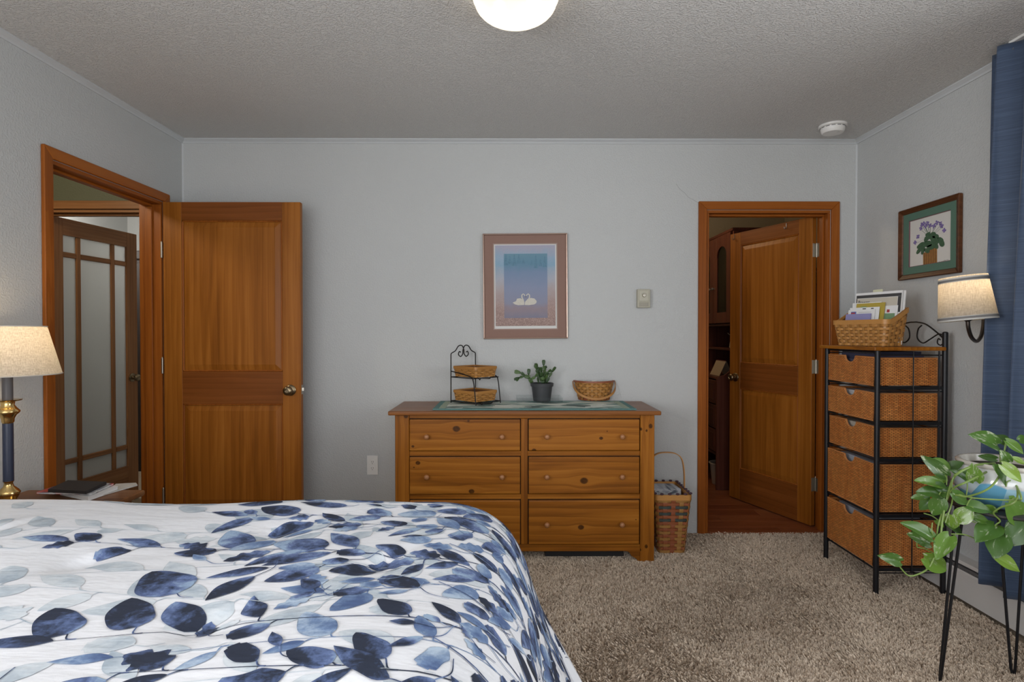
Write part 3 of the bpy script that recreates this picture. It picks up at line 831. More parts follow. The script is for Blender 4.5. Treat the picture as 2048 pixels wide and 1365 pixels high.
    em = g.math('MULTIPLY', g.maprange(ed, 0.43, 0.49, 0, 1, True), g.maprange(pale, 0.2, 1.0, 0.6, 0.15))
    em = g.math('MULTIPLY', em, g.maprange(fine.outputs[0], 0.4, 0.6))
    col = g.mix(em, col, (0.03, 0.045, 0.10))
    g.p(Base_Color=col, Roughness=0.8)
    g.bump(g.noise(g.mapping(ob, (1.2, 3.2, 1)), 7, 3).outputs[0], 0.35, 0.012)
    me.materials.append(f.mat); me.materials.append(g.mat)
    o = bpy.data.objects.new('comforter', me); COL.objects.link(o)
    tag(o, 'white comforter with blue watercolour leaf print spread over the bed', 'comforter')
comforter()

# ------------------------------------------------------------------ nightstand and what stands on it
NZ = 0.615
ns = thing('nightstand', 'small wooden nightstand behind the bed beside the bedroom doorway', 'nightstand', (-1.775, 2.20, 0))
NSW = wood('nightstand_wood', (0.10, 0.038, 0.014), (0.18, 0.075, 0.028), (0.25, 0.115, 0.045), along='x')
MB().box(-0.245, 0.245, -0.215, 0.215, NZ-0.024, NZ).build('top', NSW, ns, bevel=0.009, seg=3)
MB().box(-0.21, 0.205, -0.19, 0.19, 0.36, NZ-0.025).build('body', NSW, ns, bevel=0.002)
dr = MB().box(-0.185, 0.18, -0.206, -0.1905, 0.385, NZ-0.045).build('drawer', NSW, ns, bevel=0.004)
MB().lathe([(0.001, -0.03), (0.013, -0.026), (0.015, -0.018), (0.007, -0.01), (0.008, 0)], 14, c=(0, -0.206, 0.48), axis='y').build('knob', M['old_brass'], dr, smooth=True)
for x in (-0.19, 0.185):
    for y in (-0.17, 0.17):
        MB().lathe([(0.014, 0), (0.018, 0.05), (0.024, 0.36)], 12, c=(x, y, 0), cap=True).build('leg', NSW, ns)

lp = thing('table_lamp', 'brass and navy candlestick lamp with linen shade at the left edge', 'lamp', (-1.872, 2.15, NZ+0.001))
navy = plain('navy_lacquer', (0.025, 0.033, 0.062), 0.35)
greyc = plain('candle_sleeve', (0.075, 0.075, 0.085), 0.5)
MB().lathe([(0.001, 0), (0.070, 0), (0.072, 0.006), (0.062, 0.014), (0.04, 0.022), (0.024, 0.034), (0.032, 0.050), (0.036, 0.060), (0.030, 0.070), (0.016, 0.084), (0.013, 0.096), (0.017, 0.104), (0.001, 0.105)], 32).build('base', M['brass'], lp, smooth=True, angle=60)
MB().lathe([(0.0165, 0.104), (0.0165, 0.320)], 20, cap=True).build('stem', navy, lp, smooth=True)
MB().lathe([(0.014, 0.318), (0.019, 0.325), (0.020, 0.338), (0.026, 0.350), (0.036, 0.360), (0.037, 0.366), (0.028, 0.376), (0.020, 0.388), (0.022, 0.400), (0.042, 0.405), (0.044, 0.409), (0.001, 0.409)], 32).build('candle_cup', M['brass'], lp, smooth=True, angle=60)
MB().lathe([(0.0165, 0.409), (0.0165, 0.53)], 20, cap=True).build('candle_sleeve', greyc, lp, smooth=True)
def linen_shade(name, trans, dark=None):
    m = NT(name); ob = m.obj()
    w1 = m.noise(m.mapping(ob, (1, 1, 14)), 55, 3); w2 = m.noise(m.mapping(ob, (9, 9, 0.7)), 45, 3)
    f = m.math('ADD', m.math('MULTIPLY', w1.outputs[0], 0.5), m.math('MULTIPLY', w2.outputs[0], 0.5))
    col = m.ramp(f, [(0.36, (0.42, 0.38, 0.31)), (0.62, (0.70, 0.66, 0.58))])
    d = m.node('BsdfDiffuse', {'Color': col}); t = m.node('BsdfTranslucent', {'Color': col})
    mx = m.node('MixShader', {0: trans, 1: d, 2: t}); m.t.links.new(mx.outputs[0], m.out.inputs[0])
    return m.mat
def shade(parent, r0, r1, z0, z1, mat, tilt=(0,0)):
    t_ = 0.0012
    s_ = MB().lathe([(r0, z0), (r1, z1)], 44)
    return s_.build('shade', mat, parent, smooth=True, angle=179)
sh1 = shade(lp, 0.163, 0.118, 0.502, 0.682, linen_shade('lamp_linen', 0.45))
for r_, z in ((0.163, 0.502), (0.118, 0.682)):
    MB().tube([(r_*math.cos(2*PI*k/40), r_*math.sin(2*PI*k/40), z) for k in range(40)], 0.0022, 6, closed=True).build('shade_edge', plain('linen_edge', (0.55, 0.52, 0.46), 0.8), sh1)
def bulb_mat(name, col, st):
    m = NT(name); m.p(Base_Color=(1, 1, 1), Emission_Color=col, Emission_Strength=st); return m.mat
MB().ell((0, 0, 0.575), 0.026, 0.026, 0.034).build('bulb', bulb_mat('warm_bulb', (1.0, 0.74, 0.42), 10), lp, smooth=True)
point('bedside_lamp_light', (0, 0, 0.63), 1.5, (1.0, 0.72, 0.42), 0.028, lp)

# stack beside the lamp
def slab(name, label, cat, corners_px, z0, z1, mat, group=None, bevel=0.001, edge=None):
    """book or sheet from four picture corners of its top face (z1)"""
    q = [atZ(px, py, z1) for px, py in corners_px]
    c = sum(q, Vector())/4; c.z = z0
    th = thing(name, label, cat, c, 0, group)
    loc = [(p.x-c.x, p.y-c.y) for p in q]
    h = z1 - z0
    if edge:
        ct = min(0.0022, h*0.2)
        sc2 = [(x*0.985, y*0.985) for x, y in loc]
        MB().prism(sc2, 'z', ct, h-ct).build('pages', edge, th)
        MB().prism(loc, 'z', 0, ct).build('cover', mat, th)
        MB().prism(loc, 'z', h-ct, h).build('cover', mat, th)
    else:
        MB().prism(loc, 'z', 0, h).build('sheet', mat, th, bevel=0)
    return th
redcov = NT('magazine_cover'); ob = redcov.obj()
redcov.p(Base_Color=redcov.ramp(redcov.noise(ob, 14, 2).outputs[0], [(0.40, (0.55, 0.06, 0.045)), (0.47, (0.06, 0.07, 0.16)), (0.53, (0.62, 0.62, 0.62)), (0.66, (0.30, 0.32, 0.38))]), Roughness=0.3)
slab('newspaper', 'folded grey newsprint sheet at the back of the nightstand', 'paper', [(205, 990), (275, 970), (272, 966), (232, 968)], NZ+0.0012, NZ+0.006, M['paper_grey'])
slab('paperback', 'thick white paged book under the magazine on the nightstand', 'book', [(176, 994), (236, 973), (190, 964), (120, 982)], NZ+0.0012, NZ+0.019, M['paper'], edge=M['paper'])
slab('magazine', 'magazine with red and dark cover under the black tablet', 'magazine', [(184, 987), (228, 967), (130, 966), (72, 985)], NZ+0.0205, NZ+0.0275, redcov.mat, edge=M['paper'])
tb_ = slab('tablet_case', 'closed black tablet case on top of the nightstand stack', 'tablet', [(172, 983), (213, 964), (136, 961), (96, 979)], NZ+0.0290, NZ+0.0410, plain('black_leather', (0.018, 0.017, 0.018), 0.6, bump=0.2), bevel=0.002)

# ------------------------------------------------------------------ dresser
DRX, DRY, DRH = 0.083, 3.165, 0.847
ds = thing('dresser', 'wide knotty pine dresser with six drawers against the back wall', 'dresser', (DRX, DRY, 0))
def lx(px): return atY(px, 900, DRY).x - DRX
def lz(py): return atY(1050, py, DRY).z
XA, XB = lx(790), lx(1309)
DEP = 0.425
def pine(name, along, knots, plane='xz'):
    return wood(name, *PN, along=along, sc_=0.8, fig=1.2, knots=[(lx(a), lz(b), r_) for a, b, r_ in knots], plane=plane)
MB().box(lx(778), lx(1320), -0.030, DEP+0.012, DRH-0.024, DRH).build('top', M['pine_top'], ds, bevel=0.008, seg=3)
M['post_l'] = pine('pine_post_left', 'z', [(812, 832, 0.012)])
M['post_r'] = pine('pine_post_right', 'z', [(1301, 853, 0.011), (1293, 862, 0.006), (1282, 859, 0.007), (1293, 1094, 0.009), (1281, 1101, 0.006)])
PW = 0.078
MB().box(XA, XA+PW, 0, 0.05, 0, DRH-0.0245).build('post', M['post_l'], ds, bevel=0.003)
MB().box(XB-PW, XB, 0, 0.05, 0, DRH-0.0245).build('post', M['post_r'], ds, bevel=0.003)
MB().box(XA+0.002, XA+0.022, 0.0505, DEP, 0.03, DRH-0.0245).build('side_panel', M['post_l'], ds)
MB().box(XB-0.022, XB-0.002, 0.0505, DEP, 0.03, DRH-0.0245).build('side_panel', M['post_l'], ds)
MB().box(XA+0.022, XB-0.022, DEP-0.012, DEP, 0.08, DRH-0.0245).build('back_panel', M['pine_x'], ds)
for x in (XA+0.03, XB-0.07): MB().box(x-0.02, x+0.03, DEP-0.06, DEP-0.013, 0, 0.10).build('rear_foot', M['post_l'], ds)
rows = [(838.5, 902.5), (914, 989), (1000.5, 1090)]
cols = [(818.5, 1041), (1056.5, 1279.5)]
zr = [(lz(b), lz(a)) for a, b in rows]
xc = [(lx(a), lx(b)) for a, b in cols]
ix0, ix1 = XA+PW, XB-PW
fy0, fy1 = 0.008, 0.035
def rail(z0, z1): MB().box(ix0, ix1, fy0, fy1, z0, z1).build('rail', M['pine_x'], ds, bevel=0.002)
rail(zr[0][1]+0.002, DRH-0.0245); rail(zr[1][1]+0.002, zr[0][0]-0.002); rail(zr[2][1]+0.002, zr[1][0]-0.002)
MB().box(xc[0][1]+0.002, xc[1][0]-0.002, fy0-0.002, fy1, zr[2][0]-0.001, zr[0][1]+0.001).build('divider', M['post_l'], ds, bevel=0.002)
# shaped apron with bracket ends
zb = zr[2][0]-0.002
ap = [(ix0, zb), (ix0, 0.012)]
def br(x0, s_):
    return [(x0 + s_*t, z) for t, z in ((0.0, 0.0), (0.012, 0.0), (0.018, 0.020), (0.034, 0.030), (0.046, 0.036), (0.056, 0.052), (0.066, 0.062), (0.085, 0.064))]
ap = [(ix0, zb)] + br(ix0, 1) + br(ix1, -1)[::-1] + [(ix1, zb)]
MB().prism(ap, 'y', fy0-0.004, fy1).build('apron', M['pine_x'], ds, bevel=0.0015)
MB().box(ix0-0.02, ix1+0.02, 0.036, DEP-0.013, 0.072, 0.082).build('bottom_board', M['pine_x'], ds)
kn = {(0, 0): [(913, 858, 0.017), (937, 842, 0.006), (826, 893, 0.007)], (0, 1): [(1202, 877, 0.009), (1214, 863, 0.003), (1068, 901, 0.010)],
      (1, 0): [(836, 926, 0.011), (943, 983, 0.013), (828, 935, 0.004)], (1, 1): [(1168, 962, 0.018)],
      (2, 0): [(900, 1060, 0.012)], (2, 1): [(1162, 1055, 0.014), (1272, 1040, 0.003)]}
kx = [(854.4, 1004), (1093.5, 1243)]; ky = [873, 953, 1048]
knobw = plain('turned_knob', (0.36, 0.16, 0.065), 0.3, var=0.2)
for r_ in range(3):
    for c in range(2):
        m = pine('pine_drawer_%s_%s' % ('abc'[r_], 'lr'[c]), 'x', kn[(r_, c)])
        dw = MB().box(xc[c][0]+0.002, xc[c][1]-0.002, -0.004, 0.018, zr[r_][0]+0.002, zr[r_][1]-0.002).build('drawer', m, ds, bevel=0.005, seg=2)
        MB().box(xc[c][0]-0.0015, xc[c][1]+0.0015, 0.0185, 0.034, zr[r_][0]-0.0015, zr[r_][1]+0.0015).build('drawer_gap', M['dark_void'], dw)
        for px in kx[c]:
            k_ = MB().lathe([(0.008, 0.004), (0.0075, -0.006), (0.007, -0.012), (0.011, -0.017), (0.0145, -0.024), (0.0145, -0.029), (0.011, -0.035), (0.006, -0.0375), (0.0005, -0.038)], 18, axis='y')
            k_.v = [(a+lx(px), b, c_+lz(ky[r_])) for a, b, c_ in k_.v]
            k_.build('knob', knobw, dw, smooth=True, angle=60)
# flat dark box pushed under the dresser
fb = thing('flat_box', 'flat black box lying on the carpet under the dresser', 'box', (0.42, 3.34, 0.012))
MB().box(-0.22, 0.225, -0.11, 0.13, 0, 0.034).build('box', plain('dark_box', (0.015, 0.015, 0.016), 0.5), fb, bevel=0.003)
MB().box(-0.225, 0.23, -0.115, 0.135, 0.0345, 0.042).build('lid', plain('dark_lid', (0.035, 0.033, 0.03), 0.45), fb, bevel=0.002)

# ------------------------------------------------------------------ woven baskets
def rrect(a, b, r_, n):
    """rounded rectangle (half sizes a, b) resampled to n even points, starting in the middle of the +x side"""
    r_ = min(r_, a*0.999, b*0.999); P = []
    for cx, cy, a0 in ((a-r_, b-r_, 0), (-a+r_, b-r_, 90), (-a+r_, -b+r_, 180), (a-r_, -b+r_, 270)):
        for k in range(13):
            t = R(a0 + 90*k/12); P.append((cx + r_*math.cos(t), cy + r_*math.sin(t)))
    P = [(a, 0)] + P + [(a, 0)]
    P = np.array(P); L = np.concatenate([[0], np.cumsum(np.hypot(*np.diff(P, axis=0).T))])
    s_ = np.linspace(0, L[-1], n, endpoint=False)
    return np.stack([np.interp(s_, L, P[:, 0]), np.interp(s_, L, P[:, 1])], 1)
def splint(name, c1, c2, rough=0.45):
    m = NT(name); ob = m.obj(); rn = m.node('ObjectInfo').outputs['Random']
    f = m.noise(m.mapping(ob, (6, 6, 60)), 8, 3)
    f2 = m.math('ADD', m.math('MULTIPLY', f.outputs[0], 0.6), m.math('MULTIPLY', rn, 0.4))
    m.p(Base_Color=m.mix(f2, c1, c2), Roughness=rough); m.bump(f.outputs[0], 0.1, 0.0005)
    return m.mat
SPL = splint('honey_splint', (0.29, 0.12, 0.026), (0.56, 0.275, 0.072))
SPLR = splint('red_splint', (0.22, 0.060, 0.022), (0.36, 0.115, 0.045))
SPLG = splint('green_splint', (0.035, 0.045, 0.04), (0.07, 0.085, 0.075))
SPLY = splint('tan_splint', (0.27, 0.125, 0.032), (0.44, 0.225, 0.062))
GAP_SHADE = splint('splint_gap_shade', (0.10, 0.036, 0.010), (0.19, 0.075, 0.02))  # shade of the basket gaps, painted as dark brown
def woven(parent, a0, b0, a1, b1, r0, r1, h, nst, nw, stake_w, amp, weaver_mat, stake_mat, rim_mat, rimh=0.014, ztop=None, base_rows=None, th=0.0012, belly=0.0, rim_mat_in=None):
    """stakes and weavers of a basket; sizes are half widths at the bottom (0) and top (1); ztop(x, y, t) may bend the top"""
    PER = 6; n = nst*PER
    def ringpts(t):
        k = t + belly*math.sin(PI*t)
        return rrect(a0+(a1-a0)*k, b0+(b1-b0)*k, r0+(r1-r0)*k, n)
    def zz(p, t): return ztop(p[0], p[1], t) if ztop else t*h
    def normals(P):
        d = np.roll(P, -1, 0) - np.roll(P, 1, 0); d /= np.linalg.norm(d, axis=1)[:, None]
        return np.stack([d[:, 1], -d[:, 0]], 1)
    wt = 1.0/nw
    for j in range(nw):
        t0, t1 = (j+0.085)*wt, (j+0.915)*wt
        P0, P1 = ringpts(t0), ringpts(t1); N0 = normals(P0)
        cs = []
        for i in range(n):
            o = amp*math.cos(PI*(i/PER + j))
            o = amp*math.tanh(2.2*o/amp)/math.tanh(2.2)
            q0 = P0[i] + N0[i]*o; q1 = P1[i] + N0[i]*o
            z0, z1 = zz(P0[i], t0), zz(P1[i], t1); nn = N0[i]*th
            cs.append([(q0[0]-nn[0], q0[1]-nn[1], z0), (q0[0]+nn[0], q0[1]+nn[1], z0), (q1[0]+nn[0], q1[1]+nn[1], z1), (q1[0]-nn[0], q1[1]-nn[1], z1)])
        wm = weaver_mat(j) if callable(weaver_mat) else weaver_mat
        MB().ribbon(cs, True).build('weaver', wm, parent, smooth=True, angle=60)
    rows_ = [ringpts(k/(2*nw)) for k in range(2*nw+1)]
    nrm = [normals(P) for P in rows_]
    for i in range(nst):
        q = i*PER; cs = []
        for k in range(2*nw+1):
            t = k/(2*nw)
            j = k//2
            o = 0.0 if k % 2 == 0 else -amp*math.cos(PI*(i + j))*0.85
            P = rows_[k][q]; N = nrm[k][q]; T = np.array([-N[1], N[0]])
            c = P + N*o; w = stake_w/2; z = zz(P, t)
            cs.append([(c[0]-T[0]*w-N[0]*th, c[1]-T[1]*w-N[1]*th, z), (c[0]+T[0]*w-N[0]*th, c[1]+T[1]*w-N[1]*th, z),
                       (c[0]+T[0]*w+N[0]*th, c[1]+T[1]*w+N[1]*th, z), (c[0]-T[0]*w+N[0]*th, c[1]-T[1]*w+N[1]*th, z)])
        MB().ribbon(cs).build('stake', stake_mat(i) if callable(stake_mat) else stake_mat, parent, smooth=True, angle=60)
    # added dark brown face that makes the gaps between splints read as shade
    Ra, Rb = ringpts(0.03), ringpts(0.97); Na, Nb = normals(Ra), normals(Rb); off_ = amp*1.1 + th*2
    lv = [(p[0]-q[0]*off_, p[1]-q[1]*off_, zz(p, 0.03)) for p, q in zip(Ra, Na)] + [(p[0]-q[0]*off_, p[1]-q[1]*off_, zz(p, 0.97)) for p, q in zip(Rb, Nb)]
    MB().add(lv, [(i, (i+1) % n, n+(i+1) % n, n+i) for i in range(n)]).build('gap_shade', GAP_SHADE, parent, smooth=True, angle=60)
    # bottom and rim
    P = ringpts(0.02); MB().add([(p[0], p[1], 0.002) for p in P] + [(p[0], p[1], 0.005) for p in P], [tuple(range(n)), tuple(range(n, 2*n))] + [(i, (i+1)%n, n+(i+1)%n, n+i) for i in range(n)]).build('bottom', weaver_mat(0) if callable(weaver_mat) else weaver_mat, parent)
    P = ringpts(1.0); N = normals(P)
    for nm, s0, s1, rm in (('rim_band', amp*0.9, amp*0.9+0.0035, rim_mat), ('inner_rim_band', -amp*0.9-0.003, -amp*0.9, rim_mat_in or rim_mat)):
        cs = []
        for i in range(n):
            z = zz(P[i], 1.0); p0 = P[i]+N[i]*s0; p1 = P[i]+N[i]*s1
            cs.append([(p0[0], p0[1], z-rimh*0.72), (p1[0], p1[1], z-rimh*0.72), (p1[0], p1[1], z+rimh*0.28), (p0[0], p0[1], z+rimh*0.28)])
        MB().ribbon(cs, True).build(nm, rm, parent, smooth=True, angle=50)
def strap(parent, pts, w, t_, wdir, mat, name='handle'):
    """flat bent strip; wdir = direction of its width"""
    P = [Vector(p) for p in pts]; cs = []
    for i, p in enumerate(P):
        tg = (P[min(i+1, len(P)-1)] - P[max(i-1, 0)]).normalized()
        wd = Vector(wdir[i] if isinstance(wdir, list) else wdir); wd = (wd - tg*wd.dot(tg)).normalized(); nn = tg.cross(wd)
        cs.append([p-wd*w/2-nn*t_/2, p+wd*w/2-nn*t_/2, p+wd*w/2+nn*t_/2, p-wd*w/2+nn*t_/2])
    return MB().ribbon(cs).build(name, mat, parent, smooth=True, angle=50)

# ------------------------------------------------------------------ runner and things on the dresser
TZ = DRH + 0.0005
rn = NT('quilted_runner'); ob = rn.obj()
def runner():
    r_ = thing('table_runner', 'green and cream pieced quilt runner lying along the dresser top', 'runner', (0.139, 3.365, TZ))
    hx, hy, t_ = 0.565, 0.190, 0.006
    q = NT('runner_piecing'); ob = q.obj()
    brick = q.node('TexVoronoi', {'Vector': q.mapping(ob, (9, 22, 1), rot=(0, 0, R(45))), 'Scale': 1.0}, distance='CHEBYCHEV')
    hue = q.node('SeparateColor', {'Color': brick.outputs['Color']})
    col = q.ramp(hue.outputs[0], [(0.0, (0.09, 0.19, 0.175)), (0.20, (0.17, 0.29, 0.27)), (0.22, (0.66, 0.70, 0.62)), (0.60, (0.82, 0.84, 0.78)), (0.62, (0.20, 0.35, 0.34)), (0.80, (0.42, 0.54, 0.45)), (0.82, (0.05, 0.09, 0.085))])
    q.n[-1].color_ramp.interpolation = 'CONSTANT' if False else q.n[-1].color_ramp.interpolation
    q.p(Base_Color=q.mix(q.math('MULTIPLY', q.noise(ob, 180, 2).outputs[0], 0.5), col, (0.30, 0.36, 0.32)), Roughness=0.9)
    q.bump(q.noise(ob, 60, 2).outputs[0], 0.5, 0.003)
    MB().grid(lambda u, v: (-hx+0.02+(2*hx-0.04)*u, -hy+0.02+(2*hy-0.04)*v, t_ + 0.0008*math.sin(u*60)*math.sin(v*20)), 80, 20).build('pieced_top', q.mat, r_, smooth=True)
    MB().box(-hx+0.004, hx-0.004, -hy+0.004, hy-0.004, 0.0, t_-0.0012).build('backing', plain('runner_backing', (0.07, 0.13, 0.115), 0.9), r_)
    bm_ = plain('runner_binding', (0.10, 0.22, 0.21), 0.85, var=0.3, vs=120)
    for (x0, x1, y0, y1) in ((-hx, hx, -hy, -hy+0.022), (-hx, hx, hy-0.022, hy), (-hx, -hx+0.03, -hy+0.022, hy-0.022), (hx-0.03, hx, -hy+0.022, hy-0.022)):
        MB().box(x0, x1, y0, y1, 0.0, t_+0.001).build('binding', bm_, r_, bevel=0.002, seg=2)
    bs = plain('runner_sashing', (0.33, 0.40, 0.31), 0.9, var=0.2, vs=150)
    for x0 in (-hx+0.031, hx-0.066):
        MB().box(x0, x0+0.035, -hy+0.023, hy-0.023, t_-0.001, t_+0.0014).build('end_strip', bs, r_, bevel=0.001)
runner()
RZ = TZ + 0.0080

# two tier wire rack turned 45 degrees
P1, P4, P3 = atZ(902, 806, RZ), atZ(953, 812, RZ), atZ(1001.6, 806, RZ)
rw = 0.20; rd = 0.21
rk = thing('wire_rack', 'black two tier wire rack with scrolled back on the dresser', 'rack', P1, math.atan2(P3.y-P4.y, P3.x-P4.x))
# local axes: +x along the back, -y towards the front
IR = M['iron']; wr_ = 0.0032
zU, zLo = 0.155, 0.012
for x in (0.0, rw):
    MB().tube([(x, 0, 0.0), (x, 0, 0.285)], wr_, 8).build('upright', IR, rk, smooth=True)
    s_ = 1 if x == 0 else -1
    MB().tube(bez([(x, 0, 0.283), (x+s_*0.004, 0, 0.297), (x+s_*0.035, 0, 0.312), (x+s_*0.060, 0, 0.340), (x+s_*0.088, 0, 0.342), (x+s_*0.103, 0, 0.318), (x+s_*0.106, 0, 0.292), (x+s_*0.122, 0, 0.276), (x+s_*0.140, 0, 0.288), (x+s_*0.134, 0, 0.306), (x+s_*0.122, 0, 0.302)], 7), wr_, 8).build('scroll', IR, rk, smooth=True)
    MB().tube(bez([(x, 0, zU+0.035), (x, -rd*0.5, zU+0.022), (x, -rd*0.86, zU+0.006), (x, -rd*0.95, zU-0.02), (x, -rd*1.0, zU-0.08), (x, -rd*1.05, 0.0)], 8), wr_, 8).build('front_leg', IR, rk, smooth=True)
MB().tube([(0, 0, 0.265), (rw, 0, 0.265)], wr_*0.01+0.0001, 4) if False else None
for z, fy in ((zU, -rd*0.96), (zLo, -rd*1.04)):
    MB().tube([(0, 0, z), (rw, 0, z)], wr_*0.9, 8).build('cross_wire', IR, rk)
    MB().tube(bez([(0, fy, z), (rw*0.18, fy, z), (rw*0.24, fy, z-0.009), (rw*0.30, fy, z), (rw*0.62, fy, z-0.006), (rw*0.68, fy, z+0.002), (rw*0.72, fy, z), (rw, fy, z)], 5), wr_*0.9, 8).build('front_wire', IR, rk, smooth=True)
    for x in (0.0, rw):
        MB().tube([(x, 0, z), (x, fy, z)], wr_*0.9, 8).build('side_wire', IR, rk)
    for x in (rw*0.33, rw*0.67):
        MB().tube([(x, 0, z-0.001), (x, fy, z-0.001)], wr_*0.7, 8).build('shelf_wire', IR, rk)
def small_basket(zl, label, sx):
    c = rk.matrix_basis @ Vector((rw/2+sx, -rd*0.5, zl))
    b = thing('small_basket', label, 'basket', c, rk.rotation_euler.z, 'baskets in the wire rack')
    woven(b, 0.078, 0.090, 0.086, 0.098, 0.008, 0.010, 0.058, 22, 5, 0.009, 0.0022, SPL, SPLY, SPL, 0.016)
    return b
small_basket(zU+0.004, 'shallow honey coloured basket on the upper tier of the wire rack', 0.0)
small_basket(zLo+0.004, 'shallow honey coloured basket on the lower tier of the wire rack', 0.0)

# round handled basket
hb = thing('round_basket', 'round woven basket with lowered handle and red trim on the dresser', 'basket', atZ(1187, 799, RZ), R(0))
woven(hb, 0.098, 0.098, 0.125, 0.125, 0.097, 0.124, 0.120, 28, 7, 0.012, 0.0028, lambda j: SPLR if j == 0 else SPL, SPLY, SPLR, 0.010)
a_ = []; wd = []
for k in range(25):
    t = PI*k/24
    x = -0.134*math.cos(t); yy = -0.125*math.sin(t)**0.75; z = 0.114 - 0.098*math.sin(t)**0.8
    a_.append((x, yy - 0.006, z)); wd.append((0, -0.6, 0.8) if 2 < k < 22 else (0, 1, 0.25))
strap(hb, a_, 0.013, 0.0035, (0, 0.35, 0.94), SPL)
for s_ in (-1, 1):
    MB().lathe([(0.0001, -0.004), (0.004, -0.003), (0.005, 0.0)], 10, c=(s_*0.137, -0.002, 0.112), axis='x').build('rivet', M['old_brass'], hb)
for k, (x, yy, rz, w, l, col) in enumerate(((0.0, -0.02, 0.5, 0.06, 0.075, (0.72, 0.72, 0.70)), (-0.05, 0.03, -0.3, 0.05, 0.06, (0.35, 0.40, 0.48)))):
    o = thing('packet', ('crumpled white packet', 'small grey blue packet')[k] + ' lying in the round handled basket', 'packet', hb.location + Vector((x, yy, 0.050)), rz)
    MB().ell((0, 0, 0.03), w*0.5, l*0.5, 0.036, 10, 6).build('wrapper', plain('wrapper', col, 0.5, var=0.15), o)
    MB().box(-0.018, 0.018, -0.002, 0.002, 0.055, 0.072).build('seal', plain('wrapper_seal', col, 0.5), o)

# christmas cactus in a dark plastic pot, on a clear tray
tr = thing('clear_tray', 'clear plastic tray under the cactus pot on the dresser', 'tray', atZ(1078, 803, RZ))
cgl = NT('clear_plastic')
tb = cgl.node('BsdfTransparent', {'Color': (0.96, 0.97, 0.97, 1)}); gb = cgl.node('BsdfGlossy', {'Roughness': 0.08})
mx = cgl.node('MixShader', {0: 0.035, 1: tb, 2: gb}); cgl.t.links.new(mx.outputs[0], cgl.out.inputs[0])
MB().box(-0.135, 0.135, -0.085, 0.085, 0.0003, 0.003).build('tray_bottom', cgl.mat, tr, bevel=0.001)
for x0, x1, y0, y1 in ((-0.138, 0.138, -0.088, -0.0855), (-0.138, 0.138, 0.0855, 0.088), (-0.138, -0.1355, -0.0853, 0.0853), (0.1355, 0.138, -0.0853, 0.0853)):
    MB().box(x0, x1, y0, y1, 0.0003, 0.030).build('tray_side', cgl.mat, tr)
cp = thing('potted_cactus', 'christmas cactus with flat green segments in a dark grey pot', 'plant', tr.location + Vector((0.018, 0, 0.0035)))
potm = plain('grey_plastic_pot', (0.045, 0.048, 0.052), 0.5)
MB().lathe([(0.001, 0), (0.052, 0), (0.053, 0.003), (0.064, 0.088), (0.070, 0.089), (0.0725, 0.108), (0.069, 0.109), (0.066, 0.092), (0.064, 0.09)], 36).build('pot', potm, cp, smooth=True, angle=40)
MB().lathe([(0.0005, 0.098), (0.03, 0.099), (0.0655, 0.094)], 24).build('soil', plain('soil', (0.03, 0.022, 0.015), 0.95, bump=0.8, bs=300), cp, smooth=True)
cg = NT('cactus_green'); ob = cg.obj()
cg.p(Base_Color=cg.ramp(cg.math('ADD', cg.math('MULTIPLY', cg.noise(ob, 30, 2).outputs[0], 0.6), cg.math('MULTIPLY', cg.node('ObjectInfo').outputs['Random'], 0.4)), [(0.3, (0.022, 0.055, 0.014)), (0.7, (0.075, 0.135, 0.038))]), Roughness=0.42)
def cactus_seg():
    out = [(0, 0.0), (0.005, 0.004), (0.0095, 0.012), (0.0085, 0.015), (0.012, 0.021), (0.0108, 0.024), (0.0125, 0.030), (0.0105, 0.033), (0.009, 0.038), (0.005, 0.0395), (0.0, 0.0385)]
    poly = out + [(-x, z) for x, z in out[-2:0:-1]]
    n = len(poly)
    m = MB()
    vs = [(x, 0.0008, z) for x, z in poly] + [(x, -0.0008, z) for x, z in poly] + [(0, 0.0026, 0.002 + 0.035*k/4) for k in range(5)] + [(0, -0.0026, 0.002 + 0.035*k/4) for k in range(5)]
    fs = [(i, (i+1) % n, n+(i+1) % n, n+i) for i in range(n)]
    m.add(vs, fs)
    for s_, b0, c0 in ((1, 0, 2*n), (-1, n, 2*n+5)):
        for i in range(n):
            za, zb_ = vs[b0+i][2], vs[b0+(i+1) % n][2]
            ka = min(4, max(0, round((za-0.002)/0.035*4))); kb = min(4, max(0, round((zb_-0.002)/0.035*4)))
            m.f.append((b0+i, b0+(i+1) % n, c0+kb)); m.m.append(0)
            if ka != kb: m.f.append((b0+i, c0+kb, c0+ka)); m.m.append(0)
    return m.mesh('segment', cg.mat, smooth=True, angle=50)
segme = cactus_seg()
rg = random.Random(3)
def zp(x, y_): return (850 + x/4.551, 680 + y_/4.551)
CY = cp.location.y
def seg(p, q, off, wsc=1.0):
    A, B = zp(*p), zp(*q)
    a = atY(A[0], A[1], CY + off[0]) - cp.location; b = atY(B[0], B[1], CY + off[1]) - cp.location
    d = b - a; L = d.length
    zax = d.normalized(); view = Vector((rg.uniform(-0.9, 0.9), -1, rg.uniform(-0.3, 0.3)))
    yax = (view - zax*view.dot(zax)).normalized(); xax = yax.cross(zax)
    o = bpy.data.objects.new('segment', segme); COL.objects.link(o); o.parent = cp
    s_ = L/0.0385
    Mx = Matrix((xax, yax, zax)).transposed().to_4x4(); Mx.translation = a
    o.matrix_basis = Mx @ Matrix.Diagonal((max(0.8, min(1.35, s_))*wsc, 1.2, s_, 1))
def chain(pts, o0, o1, wsc=1.0):
    n = len(pts)-1
    for i in range(n):
        f = lambda t: o0 + (o1-o0)*t
        seg(pts[i], pts[i+1], (f(i/n), f((i+1)/n)), wsc)
